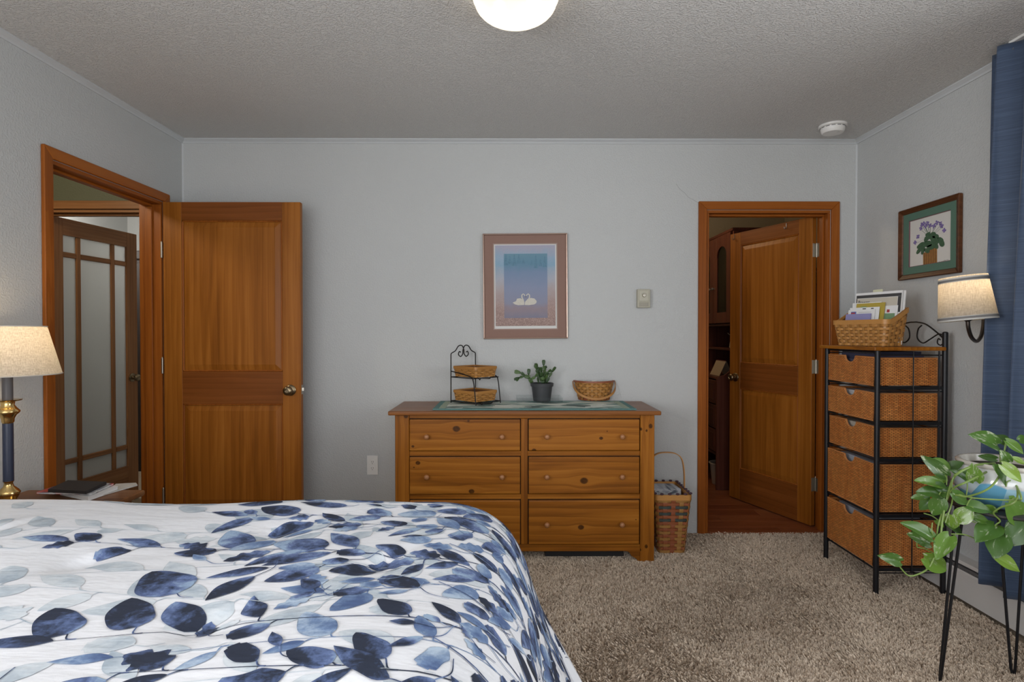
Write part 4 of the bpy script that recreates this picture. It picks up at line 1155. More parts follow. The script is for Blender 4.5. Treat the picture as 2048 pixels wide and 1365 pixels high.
chain([(1070, 400), (1062, 345), (1040, 290), (1022, 252), (1008, 215)], 0.0, -0.03, 1.3)
chain([(1085, 400), (1088, 335), (1092, 285), (1080, 238), (1080, 184)], 0.01, 0.02)
chain([(1100, 398), (1128, 345), (1152, 298), (1188, 248)], -0.01, -0.02, 0.7)
chain([(1082, 380), (1098, 320), (1120, 292), (1150, 275)], -0.02, -0.04)
chain([(968, 398), (950, 352), (910, 325), (875, 300), (815, 290)], -0.02, -0.05)
chain([(950, 355), (905, 332), (862, 345), (832, 375)], -0.02, -0.06, 0.7)
chain([(900, 330), (862, 342), (812, 362)], -0.03, -0.07, 0.7)
chain([(955, 362), (942, 320), (946, 266)], -0.02, -0.01)
chain([(965, 362), (1000, 338), (1030, 310)], -0.02, -0.04)
chain([(1034, 398), (1026, 350), (1030, 318)], 0.02, 0.03, 0.7)
chain([(1060, 360), (1030, 312), (1018, 268), (1000, 228)], -0.03, -0.05, 1.2)
chain([(1075, 395), (1055, 340), (1062, 295), (1055, 250)], -0.04, -0.05, 1.2)
chain([(1090, 350), (1078, 300), (1095, 262), (1105, 240)], 0.0, 0.03)
chain([(1068, 398), (1070, 372), (1075, 340)], -0.05, -0.05, 1.3)
chain([(1098, 360), (1115, 318), (1122, 300)], -0.03, -0.05)
chain([(985, 385), (960, 372), (948, 350)], -0.02, -0.02)

# ------------------------------------------------------------------ things on the walls
def frame(parent, hw, hh, w, d0, d1, mat, name='frame_side', bevel=0.002, lip=0):
    """mitred frame in the local xz plane; outer half sizes hw, hh; front at y=-d1, back at y=-d0"""
    for (a, b) in (((-hw, -hh), (hw, -hh)), ((hw, -hh), (hw, hh)), ((hw, hh), (-hw, hh)), ((-hw, hh), (-hw, -hh))):
        sx = lambda p: (p[0] - w*(1 if p[0] > 0 else -1), p[1] - w*(1 if p[1] > 0 else -1))
        q = [a, b, sx(b), sx(a)]
        vs = [(x, -d0, z) for x, z in q] + [(x, -d1, z) for x, z in q[:2]] + [(x, -(d1-lip), z) for x, z in q[2:]]
        MB().add(vs, [(0,1,2,3), (7,6,5,4), (0,4,5,1), (1,5,6,2), (2,6,7,3), (3,7,4,0)]).build(name, mat, parent, bevel=bevel)
def board(parent, name, hw, hh, y0, y1, mat, hole=None):
    """thin board (y0 back, y1 front) optionally with a window (x0, x1, z0, z1)"""
    if not hole:
        return MB().box(-hw, hw, -y1, -y0, -hh, hh).build(name, mat, parent)
    x0, x1, z0, z1 = hole
    return MB().wallgrid([-hw, x0, x1, hw], [-hh, z0, z1, hh], {(1, 1)}, lambda u, w, d: (u, -y1+d, w), y1-y0).build(name, mat, parent)
def flat(parent, name, poly, y, mat, t=0.0004):
    return MB().prism(poly, 'y', -y-t, -y).build(name, mat, parent)

# swan print
c0, c1 = atY(966, 467, YB-0.02), atY(1135, 678, YB-0.02)
SW, SH = (c1.x-c0.x)/2, (c0.z-c1.z)/2
sw = thing('swan_picture', 'framed print of two swans in blue and pink over the dresser', 'picture', ((c0.x+c1.x)/2, YB-0.001, (c0.z+c1.z)/2))
sw.rotation_euler = (0, R(-0.45), 0)
frame(sw, SW, SH, 0.0085, 0.0, 0.022, plain('copper_frame', (0.42, 0.30, 0.245), 0.3, 0.7), lip=0.003)
k = 2*SW/169.0           # metres per picture pixel
def swp(px, py): return ((px-1050.5)*k, (572.5-py)*k)
matb = plain('rose_brown_mat', (0.26, 0.155, 0.122), 0.8, var=0.05, vs=300)
z0 = swp(986, 659.5); z1 = swp(1115.5, 486)
board(sw, 'mat_board', SW-0.0087, SH-0.0087, 0.004, 0.010, matb, (z0[0], z1[0], z0[1], z1[1]))
z0b = swp(988, 657.5); z1b = swp(1113.5, 488)
board(sw, 'mat_liner', SW-0.03, SH-0.03, 0.0025, 0.0075, plain('rose_liner', (0.36, 0.26, 0.22), 0.8), (z0b[0], z1b[0], z0b[1], z1b[1]))
board(sw, 'paper', SW-0.032, SH-0.032, 0.0010, 0.0022, plain('print_paper', (0.66, 0.66, 0.64), 0.7))
pr = NT('misty_print'); ob = pr.obj(); sp = pr.node('SeparateXYZ', {'Vector': ob})
zz = pr.math('ADD', sp.outputs[2], pr.math('MULTIPLY', pr.math('SUBTRACT', pr.noise(ob, 14, 4).outputs[0], 0.5), 0.10))
def zk(py): return (swp(0, py)[1] + 0.30)/0.60
colr = pr.ramp(pr.maprange(zz, -0.30, 0.30), [(zk(652), (0.27, 0.175, 0.155)), (zk(618), (0.34, 0.23, 0.205)), (zk(580), (0.40, 0.34, 0.34)), (zk(555), (0.38, 0.40, 0.46)), (zk(530), (0.22, 0.36, 0.48)), (zk(512), (0.27, 0.38, 0.50)), (zk(495), (0.36, 0.36, 0.45))])
spk = pr.noise(ob, 220, 3, 0.7)
low = pr.maprange(sp.outputs[2], swp(0, 590)[1], swp(0, 640)[1], 0.1, 1.0)
colr = pr.mix(pr.math('MULTIPLY', pr.maprange(spk.outputs[0], 0.5, 0.62), pr.math('MULTIPLY', low, 0.65)), colr, (0.60, 0.44, 0.38))
colr = pr.mix(pr.math('MULTIPLY', pr.maprange(spk.outputs[0], 0.45, 0.36), pr.math('MULTIPLY', low, 0.5)), colr, (0.15, 0.10, 0.10))
pr.p(Base_Color=colr, Roughness=0.6)
p0, p1 = swp(990.5, 652), swp(1111, 490)
flat(sw, 'print', [(p0[0], p0[1]), (p1[0], p0[1]), (p1[0], p1[1]), (p0[0], p1[1])], 0.0024, pr.mat)
pi_ = NT('misty_lake'); ob = pi_.obj(); sp = pi_.node('SeparateXYZ', {'Vector': ob})
zz = pi_.math('ADD', sp.outputs[2], pi_.math('MULTIPLY', pi_.math('SUBTRACT', pi_.noise(ob, 18, 4).outputs[0], 0.5), 0.06))
ci = pi_.ramp(pi_.maprange(zz, -0.30, 0.30), [(zk(635), (0.20, 0.195, 0.265)), (zk(618), (0.27, 0.215, 0.245)), (zk(606), (0.24, 0.25, 0.34)), (zk(575), (0.225, 0.265, 0.385)), (zk(545), (0.17, 0.245, 0.375)), (zk(525), (0.105, 0.235, 0.335)), (zk(507), (0.13, 0.26, 0.34))])
pi_.p(Base_Color=ci, Roughness=0.6)
q0, q1 = swp(1008, 636), swp(1095, 507)
flat(sw, 'lake', [q0, (q1[0], q0[1]), q1, (q0[0], q1[1])], 0.0029, pi_.mat)
firm = plain('misty_firs', (0.095, 0.215, 0.305), 0.6, var=0.3, vs=90)
rg = random.Random(8)
for (cx, ty, w, by) in ((1012, 507, 9, 530), (1020, 511, 8, 528), (1029, 508, 9, 531), (1038, 507.5, 8, 527), (1047, 516, 6, 527), (1072, 509, 7, 536), (1081, 518, 6, 532), (1090, 512, 7, 534), (1064, 520, 5, 530)):
    pl = []
    n = 7
    for i in range(n+1):
        t = i/n; pl.append((cx - w*0.5*t - (0.8 if i % 2 else 0), ty + (by-ty)*t))
    pl2 = [(2*cx-x, y_) for x, y_ in pl[::-1]]
    pts_ = [swp(max(1008.5, min(1094.5, x)), y_) for x, y_ in pl + pl2[:-1]]
    flat(sw, 'fir', pts_, 0.0034, firm)
swm = plain('swan_white', (0.60, 0.57, 0.50), 0.7, var=0.12, vs=120)
sz = lambda x, y_: swp(940 + x/5.12, 440 + y_/5.12)
body1 = [(435,845),(470,830),(480,805),(515,800),(540,815),(556,840),(556,870),(490,872),(455,862)]
body2 = [(560,870),(562,838),(590,808),(625,798),(660,805),(682,830),(678,852),(655,865),(600,872)]
flat(sw, 'swan_body', [sz(*p) for p in body1], 0.0040, swm); flat(sw, 'swan_body', [sz(*p) for p in body2], 0.0040, swm)
for s_, cx in ((-1, 560), (1, 585)):
    nk = [(cx+s_*10, 850), (cx+s_*18, 815), (cx+s_*30, 790), (cx+s_*30, 768), (cx+s_*16, 756), (cx+s_*2, 766), (cx-s_*2, 782)]
    nk = [(x if s_ < 0 else x-6, y_) for x, y_ in nk]
    q = [sz(*p) for p in nk]
    L_ = [];  R_ = []
    for i, p in enumerate(q):
        a = Vector(q[min(i+1, len(q)-1)]) - Vector(q[max(i-1, 0)]); a.normalize(); nn = Vector((-a.y, a.x))*(0.0042 - 0.0003*i)
        L_.append((p[0]+nn.x, p[1]+nn.y)); R_.append((p[0]-nn.x, p[1]-nn.y))
    flat(sw, 'swan_neck', L_ + R_[::-1], 0.0045, swm)
    flat(sw, 'swan_beak', [sz(cx-s_*2-3+(0 if s_ < 0 else -6), 778), sz(cx-s_*2+3+(0 if s_ < 0 else -6), 778), sz(cx-s_*4+(0 if s_ < 0 else -6), 796)], 0.0050, plain('swan_mask', (0.04, 0.04, 0.05), 0.7))

# violets print on the right wall
va, vb = atX(1797, 424, XR-0.02), atX(1918, 548, XR-0.02)
VW, VH = (va.y-vb.y)/2, 0.192
vp = thing('violets_picture', 'framed print of purple violets in a basket with green mat', 'picture', (XR-0.001, (va.y+vb.y)/2, 1.757), R(-90))
walnut = wood('walnut_frame', (0.055, 0.02, 0.008), (0.09, 0.034, 0.014), (0.13, 0.052, 0.022), along='x', rough=0.3)
frame(vp, VW, VH, 0.028, 0.0, 0.024, walnut, lip=0.010, bevel=0.004)
green = plain('green_mat', (0.085, 0.165, 0.12), 0.8, var=0.05, vs=200)
mw, mh = VW-0.068, VH-0.066
board(vp, 'mat_board', VW-0.026, VH-0.026, 0.004, 0.0095, green, (-mw, mw, -mh, mh))
board(vp, 'mat_liner', VW-0.05, VH-0.05, 0.0022, 0.007, plain('plum_liner', (0.16, 0.07, 0.08), 0.8), (-mw+0.003, mw-0.003, -mh+0.003, mh-0.003))
board(vp, 'paper', VW-0.052, VH-0.052, 0.0008, 0.002, plain('cream_paper', (0.62, 0.60, 0.56), 0.75))
# painted plant: local x runs to the viewer's right
vk = 2*mw/280.0
def vz_(x, y_): return ((x-362)*vk, (452-y_)*vk*0.93)
def blob(cx, cy, rx, ry, a=0, n=10, wob=0.12, sd=0):
    r2 = random.Random(sd); P = []
    for i in range(n):
        t = 2*PI*i/n; f = 1 + r2.uniform(-wob, wob)
        x, y_ = rx*f*math.cos(t), ry*f*math.sin(t)
        P.append(vz_(cx + x*math.cos(a) - y_*math.sin(a), cy + x*math.sin(a) + y_*math.cos(a)))
    return P
lm = plain('painted_leaf', (0.045, 0.10, 0.05), 0.8, var=0.5, vs=60)
fm = plain('painted_violet', (0.17, 0.12, 0.32), 0.8, var=0.4, vs=90)
bmn = plain('painted_basket', (0.30, 0.14, 0.035), 0.8, var=0.4, vs=60)
bmd = plain('painted_basket_line', (0.12, 0.05, 0.015), 0.8)
flat(vp, 'painted_pot', [vz_(*p) for p in ((318,515),(410,490),(412,590),(395,600),(335,605),(320,595))], 0.0024, bmn)
for i in range(7):
    x = 328 + i*12; flat(vp, 'painted_splint', [vz_(x, 512-i*3), vz_(x+3, 511-i*3), vz_(x+4, 598), vz_(x+1, 598)], 0.0028, bmd)
rg = random.Random(12)
for i, (cx, cy, rx, ry, a) in enumerate([(300,470,28,13,-0.4),(292,495,26,12,-0.7),(318,500,22,12,-1.2),(345,440,26,14,-0.5),(375,440,28,15,0.5),(350,470,30,16,0.2),(395,465,28,16,0.4),(330,470,26,16,-0.3),(400,440,24,13,0.3),(372,490,30,15,0),(345,505,20,12,0.5),(440,480,24,15,1.0),(430,465,24,14,0.5),(385,425,20,11,0.2),(350,420,18,10,-0.3),(405,490,18,12,1.0)]):
    flat(vp, 'painted_leaf', blob(cx, cy, rx, ry, a, 10, 0.1, i), 0.0028 + 0.0003*(i % 4), lm)
for i, (cx, cy) in enumerate([(322,358),(348,362),(302,380),(262,448),(282,420),(390,385),(408,372),(432,380),(455,420),(440,395),(365,378),(335,375),(310,360)]):
    for j in range(4):
        t = j*PI/2 + i; flat(vp, 'painted_petal', blob(cx+7*math.cos(t), cy+7*math.sin(t), 6, 5, t, 6, 0.2, i*4+j), 0.0030 + 0.0002*j, fm)
    tx, ty = 365, 440
    flat(vp, 'painted_stalk', [vz_(cx-1, cy+8), vz_(cx+1, cy+8), vz_(cx*0.45+tx*0.55+1, cy*0.4+ty*0.6), vz_(cx*0.45+tx*0.55-1, cy*0.4+ty*0.6)], 0.0025, lm)
sig = plain('painted_signature', (0.05, 0.05, 0.05), 0.8)
MB().tube([(*[vz_(415+i*3.2, 582 - (i % 2)*5 - (i % 5 == 3)*3)[0]], -0.0024, vz_(0, 582 - (i % 2)*5 - (i % 5 == 3)*3 - i*0.4)[1]) for i in range(22)], 0.00045, 4).build('signature', sig, vp)

# thermostat
a, b = atY(1274, 579, YB-0.02), atY(1299.5, 616, YB-0.02)
tc = thing('thermostat', 'small beige dial thermostat on the back wall', 'thermostat', ((a.x+b.x)/2, YB-0.0006, (a.z+b.z)/2))
hw, hh = (b.x-a.x)/2, (a.z-b.z)/2
MB().box(-hw, hw, -0.034, 0, -hh, hh).build('case', M['beige_plastic'], tc, bevel=0.004, seg=2)
MB().box(-hw*0.72, hw*0.72, -0.0365, -0.0342, -hh*0.28, hh*0.82).build('face_plate', plain('thermostat_face', (0.48, 0.46, 0.37), 0.4), tc, bevel=0.001)
MB().box(-hw*0.72, hw*0.72, -0.0362, -0.0342, -hh*0.85, -hh*0.42).build('scale_window', plain('thermostat_window', (0.33, 0.31, 0.25), 0.35), tc, bevel=0.001)
MB().lathe([(0.0001, -0.050), (0.009, -0.049), (0.011, -0.044), (0.012, -0.0366)], 18, c=(0.0, 0, hh*0.32), axis='y').build('dial', M['nickel'], tc, smooth=True)
for i in range(7):
    t = R(30 + i*20)
    MB().box(-0.0006, 0.0006, -0.0371, -0.0366, 0.0145, 0.018).xf(Matrix.Translation((0, 0, hh*0.32)) @ Matrix.Rotation(t - PI/2, 4, 'Y')).build('tick_mark', M['dark_void'], tc)
# outlet
a, b = atY(734, 912, YB-0.004), atY(756, 950, YB-0.004)
ot = thing('outlet', 'white double socket plate low on the wall beside the dresser', 'outlet', ((a.x+b.x)/2, YB-0.0005, (a.z+b.z)/2))
hw, hh = (b.x-a.x)/2, (a.z-b.z)/2
MB().box(-hw, hw, -0.006, 0, -hh, hh).build('plate', M['white_plastic'], ot, bevel=0.002, seg=2)
for z in (-0.0195, 0.0195):
    rc = MB().lathe([(0.0165, -0.006), (0.0165, -0.0085), (0.0001, -0.0085)], 20, c=(0, 0, z), axis='y').build('socket', M['white_plastic'], ot, smooth=True, angle=40)
    for x in (-0.0055, 0.0055): MB().box(x-0.001, x+0.001, -0.0089, -0.0086, z-0.001, z+0.007).build('slot', M['dark_void'], rc)
    MB().lathe([(0.0022, -0.0089), (0.0001, -0.0089)], 10, c=(0, 0, z-0.008), axis='y').build('ground_hole', M['dark_void'], rc)

# ceiling light
cl_ = atZ(1030, 4, ZC)
cL = thing('ceiling_light', 'frosted glass dome ceiling light with two glowing bulbs', 'ceiling light', (0.022, 2.055, ZC-0.0006))
MB().lathe([(0.001, 0.0), (0.134, 0.0), (0.136, -0.010), (0.125, -0.014)], 40).build('canopy', M['nickel'], cL, smooth=True, angle=40)
dm = NT('frosted_dome')
lw = dm.node('Emission', {'Color': (1.0, 0.91, 0.78, 1), 'Strength': 0.48}); tl = dm.node('BsdfTransparent', {'Color': (1.0, 0.97, 0.92, 1)}); tt = dm.node('BsdfTranslucent', {'Color': (0.95, 0.92, 0.86, 1)})
gl = dm.node('BsdfGlossy', {'Roughness': 0.15})
e1 = dm.node('MixShader', {0: 0.22, 1: tt, 2: tl}); e2 = dm.node('MixShader', {0: 0.05, 1: e1, 2: gl}); e3 = dm.node('AddShader', {0: e2, 1: lw})
dm.t.links.new(e3.outputs[0], dm.out.inputs[0])
domep = [(0.140, -0.012), (0.154, -0.020), (0.152, -0.030)] + [(0.147*math.cos(R(t)), -0.034 - 0.076*math.sin(R(t))) for t in range(4, 90, 8)] + [(0.0005, -0.110)]
MB().lathe(domep, 48).build('glass_dome', dm.mat, cL, smooth=True, angle=170)
for s_, x, y_ in ((1, 0.062, -0.015), (-1, -0.058, 0.02)):
    MB().ell((x, y_, -0.058), 0.026, 0.026, 0.034, 14, 8).build('bulb', bulb_mat('ceiling_bulb', (1.0, 0.80, 0.52), 5), cL, smooth=True)
for t in (200, 320, 80):
    MB().ell((0.154*math.cos(R(t)), 0.154*math.sin(R(t)), -0.018), 0.010, 0.010, 0.009, 10, 6).build('clip_finial', M['old_brass'], cL, smooth=True)
point('ceiling_light_glow', (0, 0, -0.050), 0.14, (1.0, 0.82, 0.58), 0.05, cL)

# smoke detector
sd = atZ(1661, 251, ZC)
sdt = thing('smoke_detector', 'round white smoke detector on the ceiling near the corner', 'smoke detector', (1.885, 3.36, ZC-0.0006))
MB().lathe([(0.001, 0), (0.076, 0), (0.076, -0.010), (0.070, -0.014), (0.066, -0.014)], 40).build('base', M['white_plastic'], sdt, smooth=True, angle=40)
MB().lathe([(0.066, -0.0145), (0.066, -0.019), (0.062, -0.036), (0.054, -0.046), (0.001, -0.048)], 40).build('cover', M['white_plastic'], sdt, smooth=True, angle=40)
for k in range(14):
    t = 2*PI*k/14
    MB().box(-0.010, 0.010, -0.0006, 0.0006, -0.0012, 0.0012).xf(Matrix.Rotation(t, 4, 'Z') @ Matrix.Translation((0, 0.0668, -0.0175))).build('vent_slot', M['dark_void'], sdt)
MB().lathe([(0.009, -0.0465), (0.008, -0.0495), (0.0005, -0.050)], 14, c=(0.015, -0.030, 0.002)).build('test_button', plain('button_grey', (0.55, 0.54, 0.52), 0.5), sdt)

# ------------------------------------------------------------------ magazine basket beside the dresser
mb = thing('magazine_basket', 'tall striped woven basket with hoop handle holding magazines beside the dresser', 'basket', (0.932, 3.40, 0.010), R(0))
def stk(i): return SPLY if (i % 4) in (0, 1) else SPLR
woven(mb, 0.072, 0.118, 0.100, 0.150, 0.012, 0.016, 0.335, 20, 18, 0.024, 0.0028, lambda j: SPLG if 10 <= j <= 15 and j % 2 == 0 else (SPLR if j % 2 else SPLY), stk, SPL, 0.030, th=0.0013)
hp = [(0.104, -0.02, 0.325)] + [tuple(p) for p in bez([(0.106, 0, 0.345), (0.104, 0, 0.44), (0.090, 0, 0.515), (0.055, 0, 0.548), (0, 0, 0.556), (-0.055, 0, 0.548), (-0.090, 0, 0.515), (-0.104, 0, 0.44), (-0.106, 0, 0.29)], 6)]
strap(mb, hp[1:], 0.020, 0.005, (0, 1, 0), SPL)
for k in range(22):
    t = k/22
    c = rrect(0.101, 0.151, 0.016, 22)[k]
    MB().ell((c[0], c[1], 0.349), 0.011, 0.011, 0.006, 8, 5).build('liner_ruffle', plain('plaid_liner', (0.07, 0.035, 0.05), 0.9, var=0.8, vs=90) if k == 0 else bpy.data.materials['plaid_liner'], mb)
mgm = NT('magazine_spines'); ob = mgm.obj()
mgm.p(Base_Color=mgm.ramp(mgm.noise(mgm.mapping(ob, (1, 1, 3)), 16, 2).outputs[0], [(0.35, (0.05, 0.06, 0.08)), (0.46, (0.42, 0.42, 0.43)), (0.6, (0.22, 0.23, 0.26))]), Roughness=0.35)
for k in range(7):
    y_ = -0.085 + k*0.027
    o = thing('magazine', 'glossy magazine in the striped floor basket, ' + ('frontmost of the row', 'second from the front', 'third from the front', 'the middle one of the row', 'third from the back', 'second from the back', 'rearmost of the row')[k], 'magazine', mb.location + Vector((0.0, y_, 0.055)), 0, 'magazines in the floor basket')
    o.rotation_euler = (R(-14), 0, 0)
    MB().box(-0.078, 0.078, -0.0042, 0.0042, 0.0012, 0.296-0.002*k).build('pages', M['paper'], o)
    MB().box(-0.080, 0.080, -0.0055, -0.0043, 0.0, 0.298-0.002*k).build('cover', mgm.mat, o); MB().box(-0.080, 0.080, 0.0043, 0.0055, 0.0, 0.298-0.002*k).build('cover', mgm.mat, o)

# ------------------------------------------------------------------ inside the closet
MH = M['mahogany']
hu = thing('hutch', 'dark red desk hutch with arched glass doors inside the closet', 'hutch', (1.80, 4.62, 0))
# its front faces -x; local x = depth into the hutch, y = width; desk part juts out to x=-0.13
dpt, wid = 0.36, 0.82
side = [(0.30, 0.0), (-0.13, 0.0), (-0.13, 0.905), (-0.115, 0.925), (-0.07, 0.935), (-0.03, 0.965), (-0.008, 1.02), (0.0, 1.10), (0.0, 2.10), (0.30, 2.10)]
for y_ in (0.0, wid-0.02):
    MB().prism(side, 'y', y_, y_+0.02).build('side_panel', MH, hu, bevel=0.002)
MB().box(0.285, 0.30, 0.02, wid-0.02, 0, 2.10).build('back_panel', MH, hu)
MB().box(-0.01, 0.30, 0.0, wid, 2.10, 2.125).build('top', MH, hu, bevel=0.004)
for z, x0 in ((0.900, -0.125), (1.13, 0.03), (1.335, 0.0)):
    MB().box(x0, 0.284, 0.0205, wid-0.0205, z, z+0.02).build('shelf', MH, hu, bevel=0.003)
MB().box(-0.12, 0.284, 0.0205, wid-0.0205, 0.28, 0.30).build('shelf', MH, hu)
for z0_, z1_ in ((0.31, 0.49), (0.50, 0.69), (0.70, 0.89)):
    d_ = MB().box(-0.130, -0.112, 0.022, wid-0.022, z0_, z1_).build('drawer', MH, hu, bevel=0.003)
    for (ya, yb, za, zb2) in ((0.07, wid-0.07, z0_+0.03, z0_+0.036), (0.07, wid-0.07, z1_-0.036, z1_-0.03), (0.07, 0.076, z0_+0.036, z1_-0.036), (wid-0.076, wid-0.07, z0_+0.036, z1_-0.036)):
        MB().box(-0.134, -0.1305, ya, yb, za, zb2).build('drawer_bead', MH, d_)
hg = NT('hutch_glass'); tb = hg.node('BsdfTransparent', {'Color': (0.55, 0.55, 0.5, 1)}); gb = hg.node('BsdfGlossy', {'Roughness': 0.06, 'Color': (0.8, 0.8, 0.75, 1)})
mx = hg.node('MixShader', {0: 0.10, 1: tb, 2: gb}); hg.t.links.new(mx.outputs[0], hg.out.inputs[0])
for i, y0 in enumerate((0.022, 0.412)):
    w_ = 0.386
    dd = thing('glass_door', None, None); dd.parent = hu; dd.location = (-0.018, y0, 1.36); dd.name = 'glass_door'
    hgt = 0.735; s_ = 0.085
    MB().box(0, 0.017, 0, s_, 0, hgt).build('door_stile', MH, dd, bevel=0.002); MB().box(0, 0.017, w_-s_, w_, 0, hgt).build('door_stile', MH, dd, bevel=0.002)
    MB().box(0, 0.017, s_, w_-s_, 0, 0.09).build('door_rail', MH, dd, bevel=0.002)
    arch = [(s_, hgt), (s_, 0.56)] + [(w_/2 - (w_/2-s_)*math.cos(R(t)), 0.56 + 0.085*math.sin(R(t))) for t in range(15, 180, 15)] + [(w_-s_, 0.56), (w_-s_, hgt)]
    MB().prism(arch, 'x', 0, 0.017).build('door_arch', MH, dd)
    MB().box(0.007, 0.010, s_, w_-s_, 0.09, 0.645).build('pane', hg.mat, dd)
    ky_ = w_-0.035 if i == 0 else 0.035
    MB().lathe([(0.005, 0), (0.005, -0.012), (0.012, -0.018), (0.011, -0.026), (0.0005, -0.028)], 12, c=(0, ky_, 0.30), axis='x').build('knob', M['nickel'], dd, smooth=True)
    # leafy scroll of lead on the far pane
    if i == 1:
        for q in range(12):
            MB().tube(bez([(0.0055, w_/2 - 0.03 + 0.012*(q % 2), 0.12+0.036*q), (0.0055, w_/2+0.02, 0.135+0.036*q), (0.0055, w_/2+0.035-0.03*(q % 2), 0.15+0.036*q), (0.0055, w_/2-0.02, 0.16+0.036*q)], 4), 0.004, 5).build('lead_scroll', M['nickel'], dd)
def figurine(loc, label, arms):
    f = thing('figurine', label, 'figurine', loc, 0, 'figurines on the hutch shelf')
    m = plain('resin_cream', (0.42, 0.35, 0.26), 0.7)
    MB().lathe([(0.001, 0), (0.026, 0), (0.024, 0.03), (0.016, 0.075), (0.011, 0.10), (0.014, 0.118), (0.015, 0.128), (0.006, 0.138), (0.005, 0.146)], 16).build('dress', m, f, smooth=True)
    MB().ell((0, 0, 0.158), 0.010, 0.011, 0.013, 10, 7).build('head', plain('resin_tan', (0.33, 0.24, 0.17), 0.7), f, smooth=True)
    for a_ in arms: MB().tube(bez(a_, 4), 0.0036, 6).build('arm', m, f, smooth=True)
    return f
hz = hu.location
figurine(hz + Vector((0.10, 0.27, 1.1515)), 'cream figurine with outstretched arm on the hutch shelf', ([(0, 0.012, 0.128), (-0.01, 0.035, 0.110), (-0.02, 0.055, 0.125)], [(0, -0.012, 0.128), (-0.008, -0.03, 0.105), (-0.01, -0.036, 0.08)]))
figurine(hz + Vector((0.12, 0.12, 1.1515)), 'cream figurine with arms folded near the hutch side', ([(0, 0.012, 0.128), (-0.018, 0.020, 0.112), (-0.018, 0.0, 0.118)], [(0, -0.012, 0.128), (-0.02, -0.012, 0.110), (-0.018, 0.006, 0.112)]))
tc_ = thing('tent_calendar', 'open cream booklet propped like a tent on the hutch desk', 'booklet', hz + Vector((-0.01, 0.23, 0.9212)), R(0))
pm_ = plain('cream_card', (0.46, 0.36, 0.24), 0.7)
for s_ in (-1, 1):
    MB().add([(s_*0.055, -0.11, 0), (s_*0.057, -0.11, 0), (s_*0.003, -0.11, 0.12), (s_*0.001, -0.11, 0.12), (s_*0.055, 0.11, 0), (s_*0.057, 0.11, 0), (s_*0.003, 0.11, 0.12), (s_*0.001, 0.11, 0.12)],
             [(0,1,2,3), (7,6,5,4), (0,4,5,1), (1,5,6,2), (2,6,7,3), (3,7,4,0)]).build('leaf', pm_, tc_)
MB().tube([(0, -0.11, 0.122), (0, 0.11, 0.122)], 0.004, 8).build('binding', plain('red_binding', (0.15, 0.03, 0.03), 0.6), tc_)
bk = thing('small_bin', 'small pale bin on the floor under the hutch desk', 'bin', hz + Vector((-0.02, 0.20, 0.0075)))
MB().lathe([(0.001, 0), (0.070, 0), (0.090, 0.17), (0.094, 0.172), (0.094, 0.178), (0.087, 0.178), (0.068, 0.006), (0.001, 0.006)], 26).build('bin', plain('pale_bin', (0.40, 0.33, 0.26), 0.6), bk, smooth=True, angle=40)
MB().tube([(0.094*math.cos(2*PI*k/28), 0.094*math.sin(2*PI*k/28), 0.176) for k in range(28)], 0.005, 6, closed=True).build('bin_rim', plain('pale_bin_rim', (0.45, 0.38, 0.3), 0.6), bk)
MB().tube([(2.30, YB+TH+0.001, 1.765), (2.30, 5.749, 1.765)], 0.016, 12).build('closet_rod', M['nickel'], bpy.data.objects['wall_closet_right'], smooth=True)
# garments hanging behind the closet door, seen through the hinge gap
for i, (x, y_, col, lab) in enumerate(((2.28, 4.12, (0.30, 0.20, 0.26), 'mauve garment hanging in the gap behind the closet door'), (2.32, 4.32, (0.30, 0.09, 0.10), 'dark red garment hanging deep behind the closet door'))):
    g_ = thing('garment', lab, 'garment', (x, y_, 0.78))
    m = plain('garment_cloth', col, 0.9, var=0.5, vs=12)
    MB().grid(lambda u, v: ((0.26 + 0.03*math.sin(v*9))*(0.55+0.45*min(1, (1-v)*6+0.3))*math.cos(2*PI*u) + 0.012*math.sin(2*PI*u*9), 0.055*math.sin(2*PI*u) + 0.010*math.cos(2*PI*u*7+v*2), 0.85*v), 72, 14, True).build('cloth', m, g_, smooth=True)
    MB().tube(bez([(0, 0, 0.84), (0, 0, 0.93), (0, 0.03, 0.96), (0, 0.02, 0.985)], 4), 0.003, 6).build('hanger_hook', M['nickel'], g_)

# ------------------------------------------------------------------ wicker drawer tower
TX0, TX1, TY0, TY1 = 1.782, 2.110, 2.775, 3.215
tw = thing('wicker_tower', 'black metal tower of five wicker drawers against the right wall', 'storage tower', (TX0, TY0, 0))
TW, TD = TY1-TY0, TX1-TX0      # local: x depth 0..TD (front at 0), y width 0..TW
BM = M['black_metal']; TTOP = 1.188
legr = 0.0125
for x, y_, h in ((0, 0, TTOP), (0, TW, TTOP), (TD, 0, 1.275), (TD, TW, 1.275)):
    MB().tube([(x, y_, 0.0), (x, y_, h)], legr, 14).build('post', BM, tw, smooth=True)
    if h > 1.2: MB().ell((x, y_, h), legr, legr, 0.006, 14, 4).build('post_cap', BM, tw, smooth=True)
MB().box(-0.030, TD-0.014, -0.028, TW+0.028, TTOP+0.0005, TTOP+0.0185).build('top_board', wood('tower_top_wood', *PN, along='y', sc_=1.2), tw, bevel=0.003)
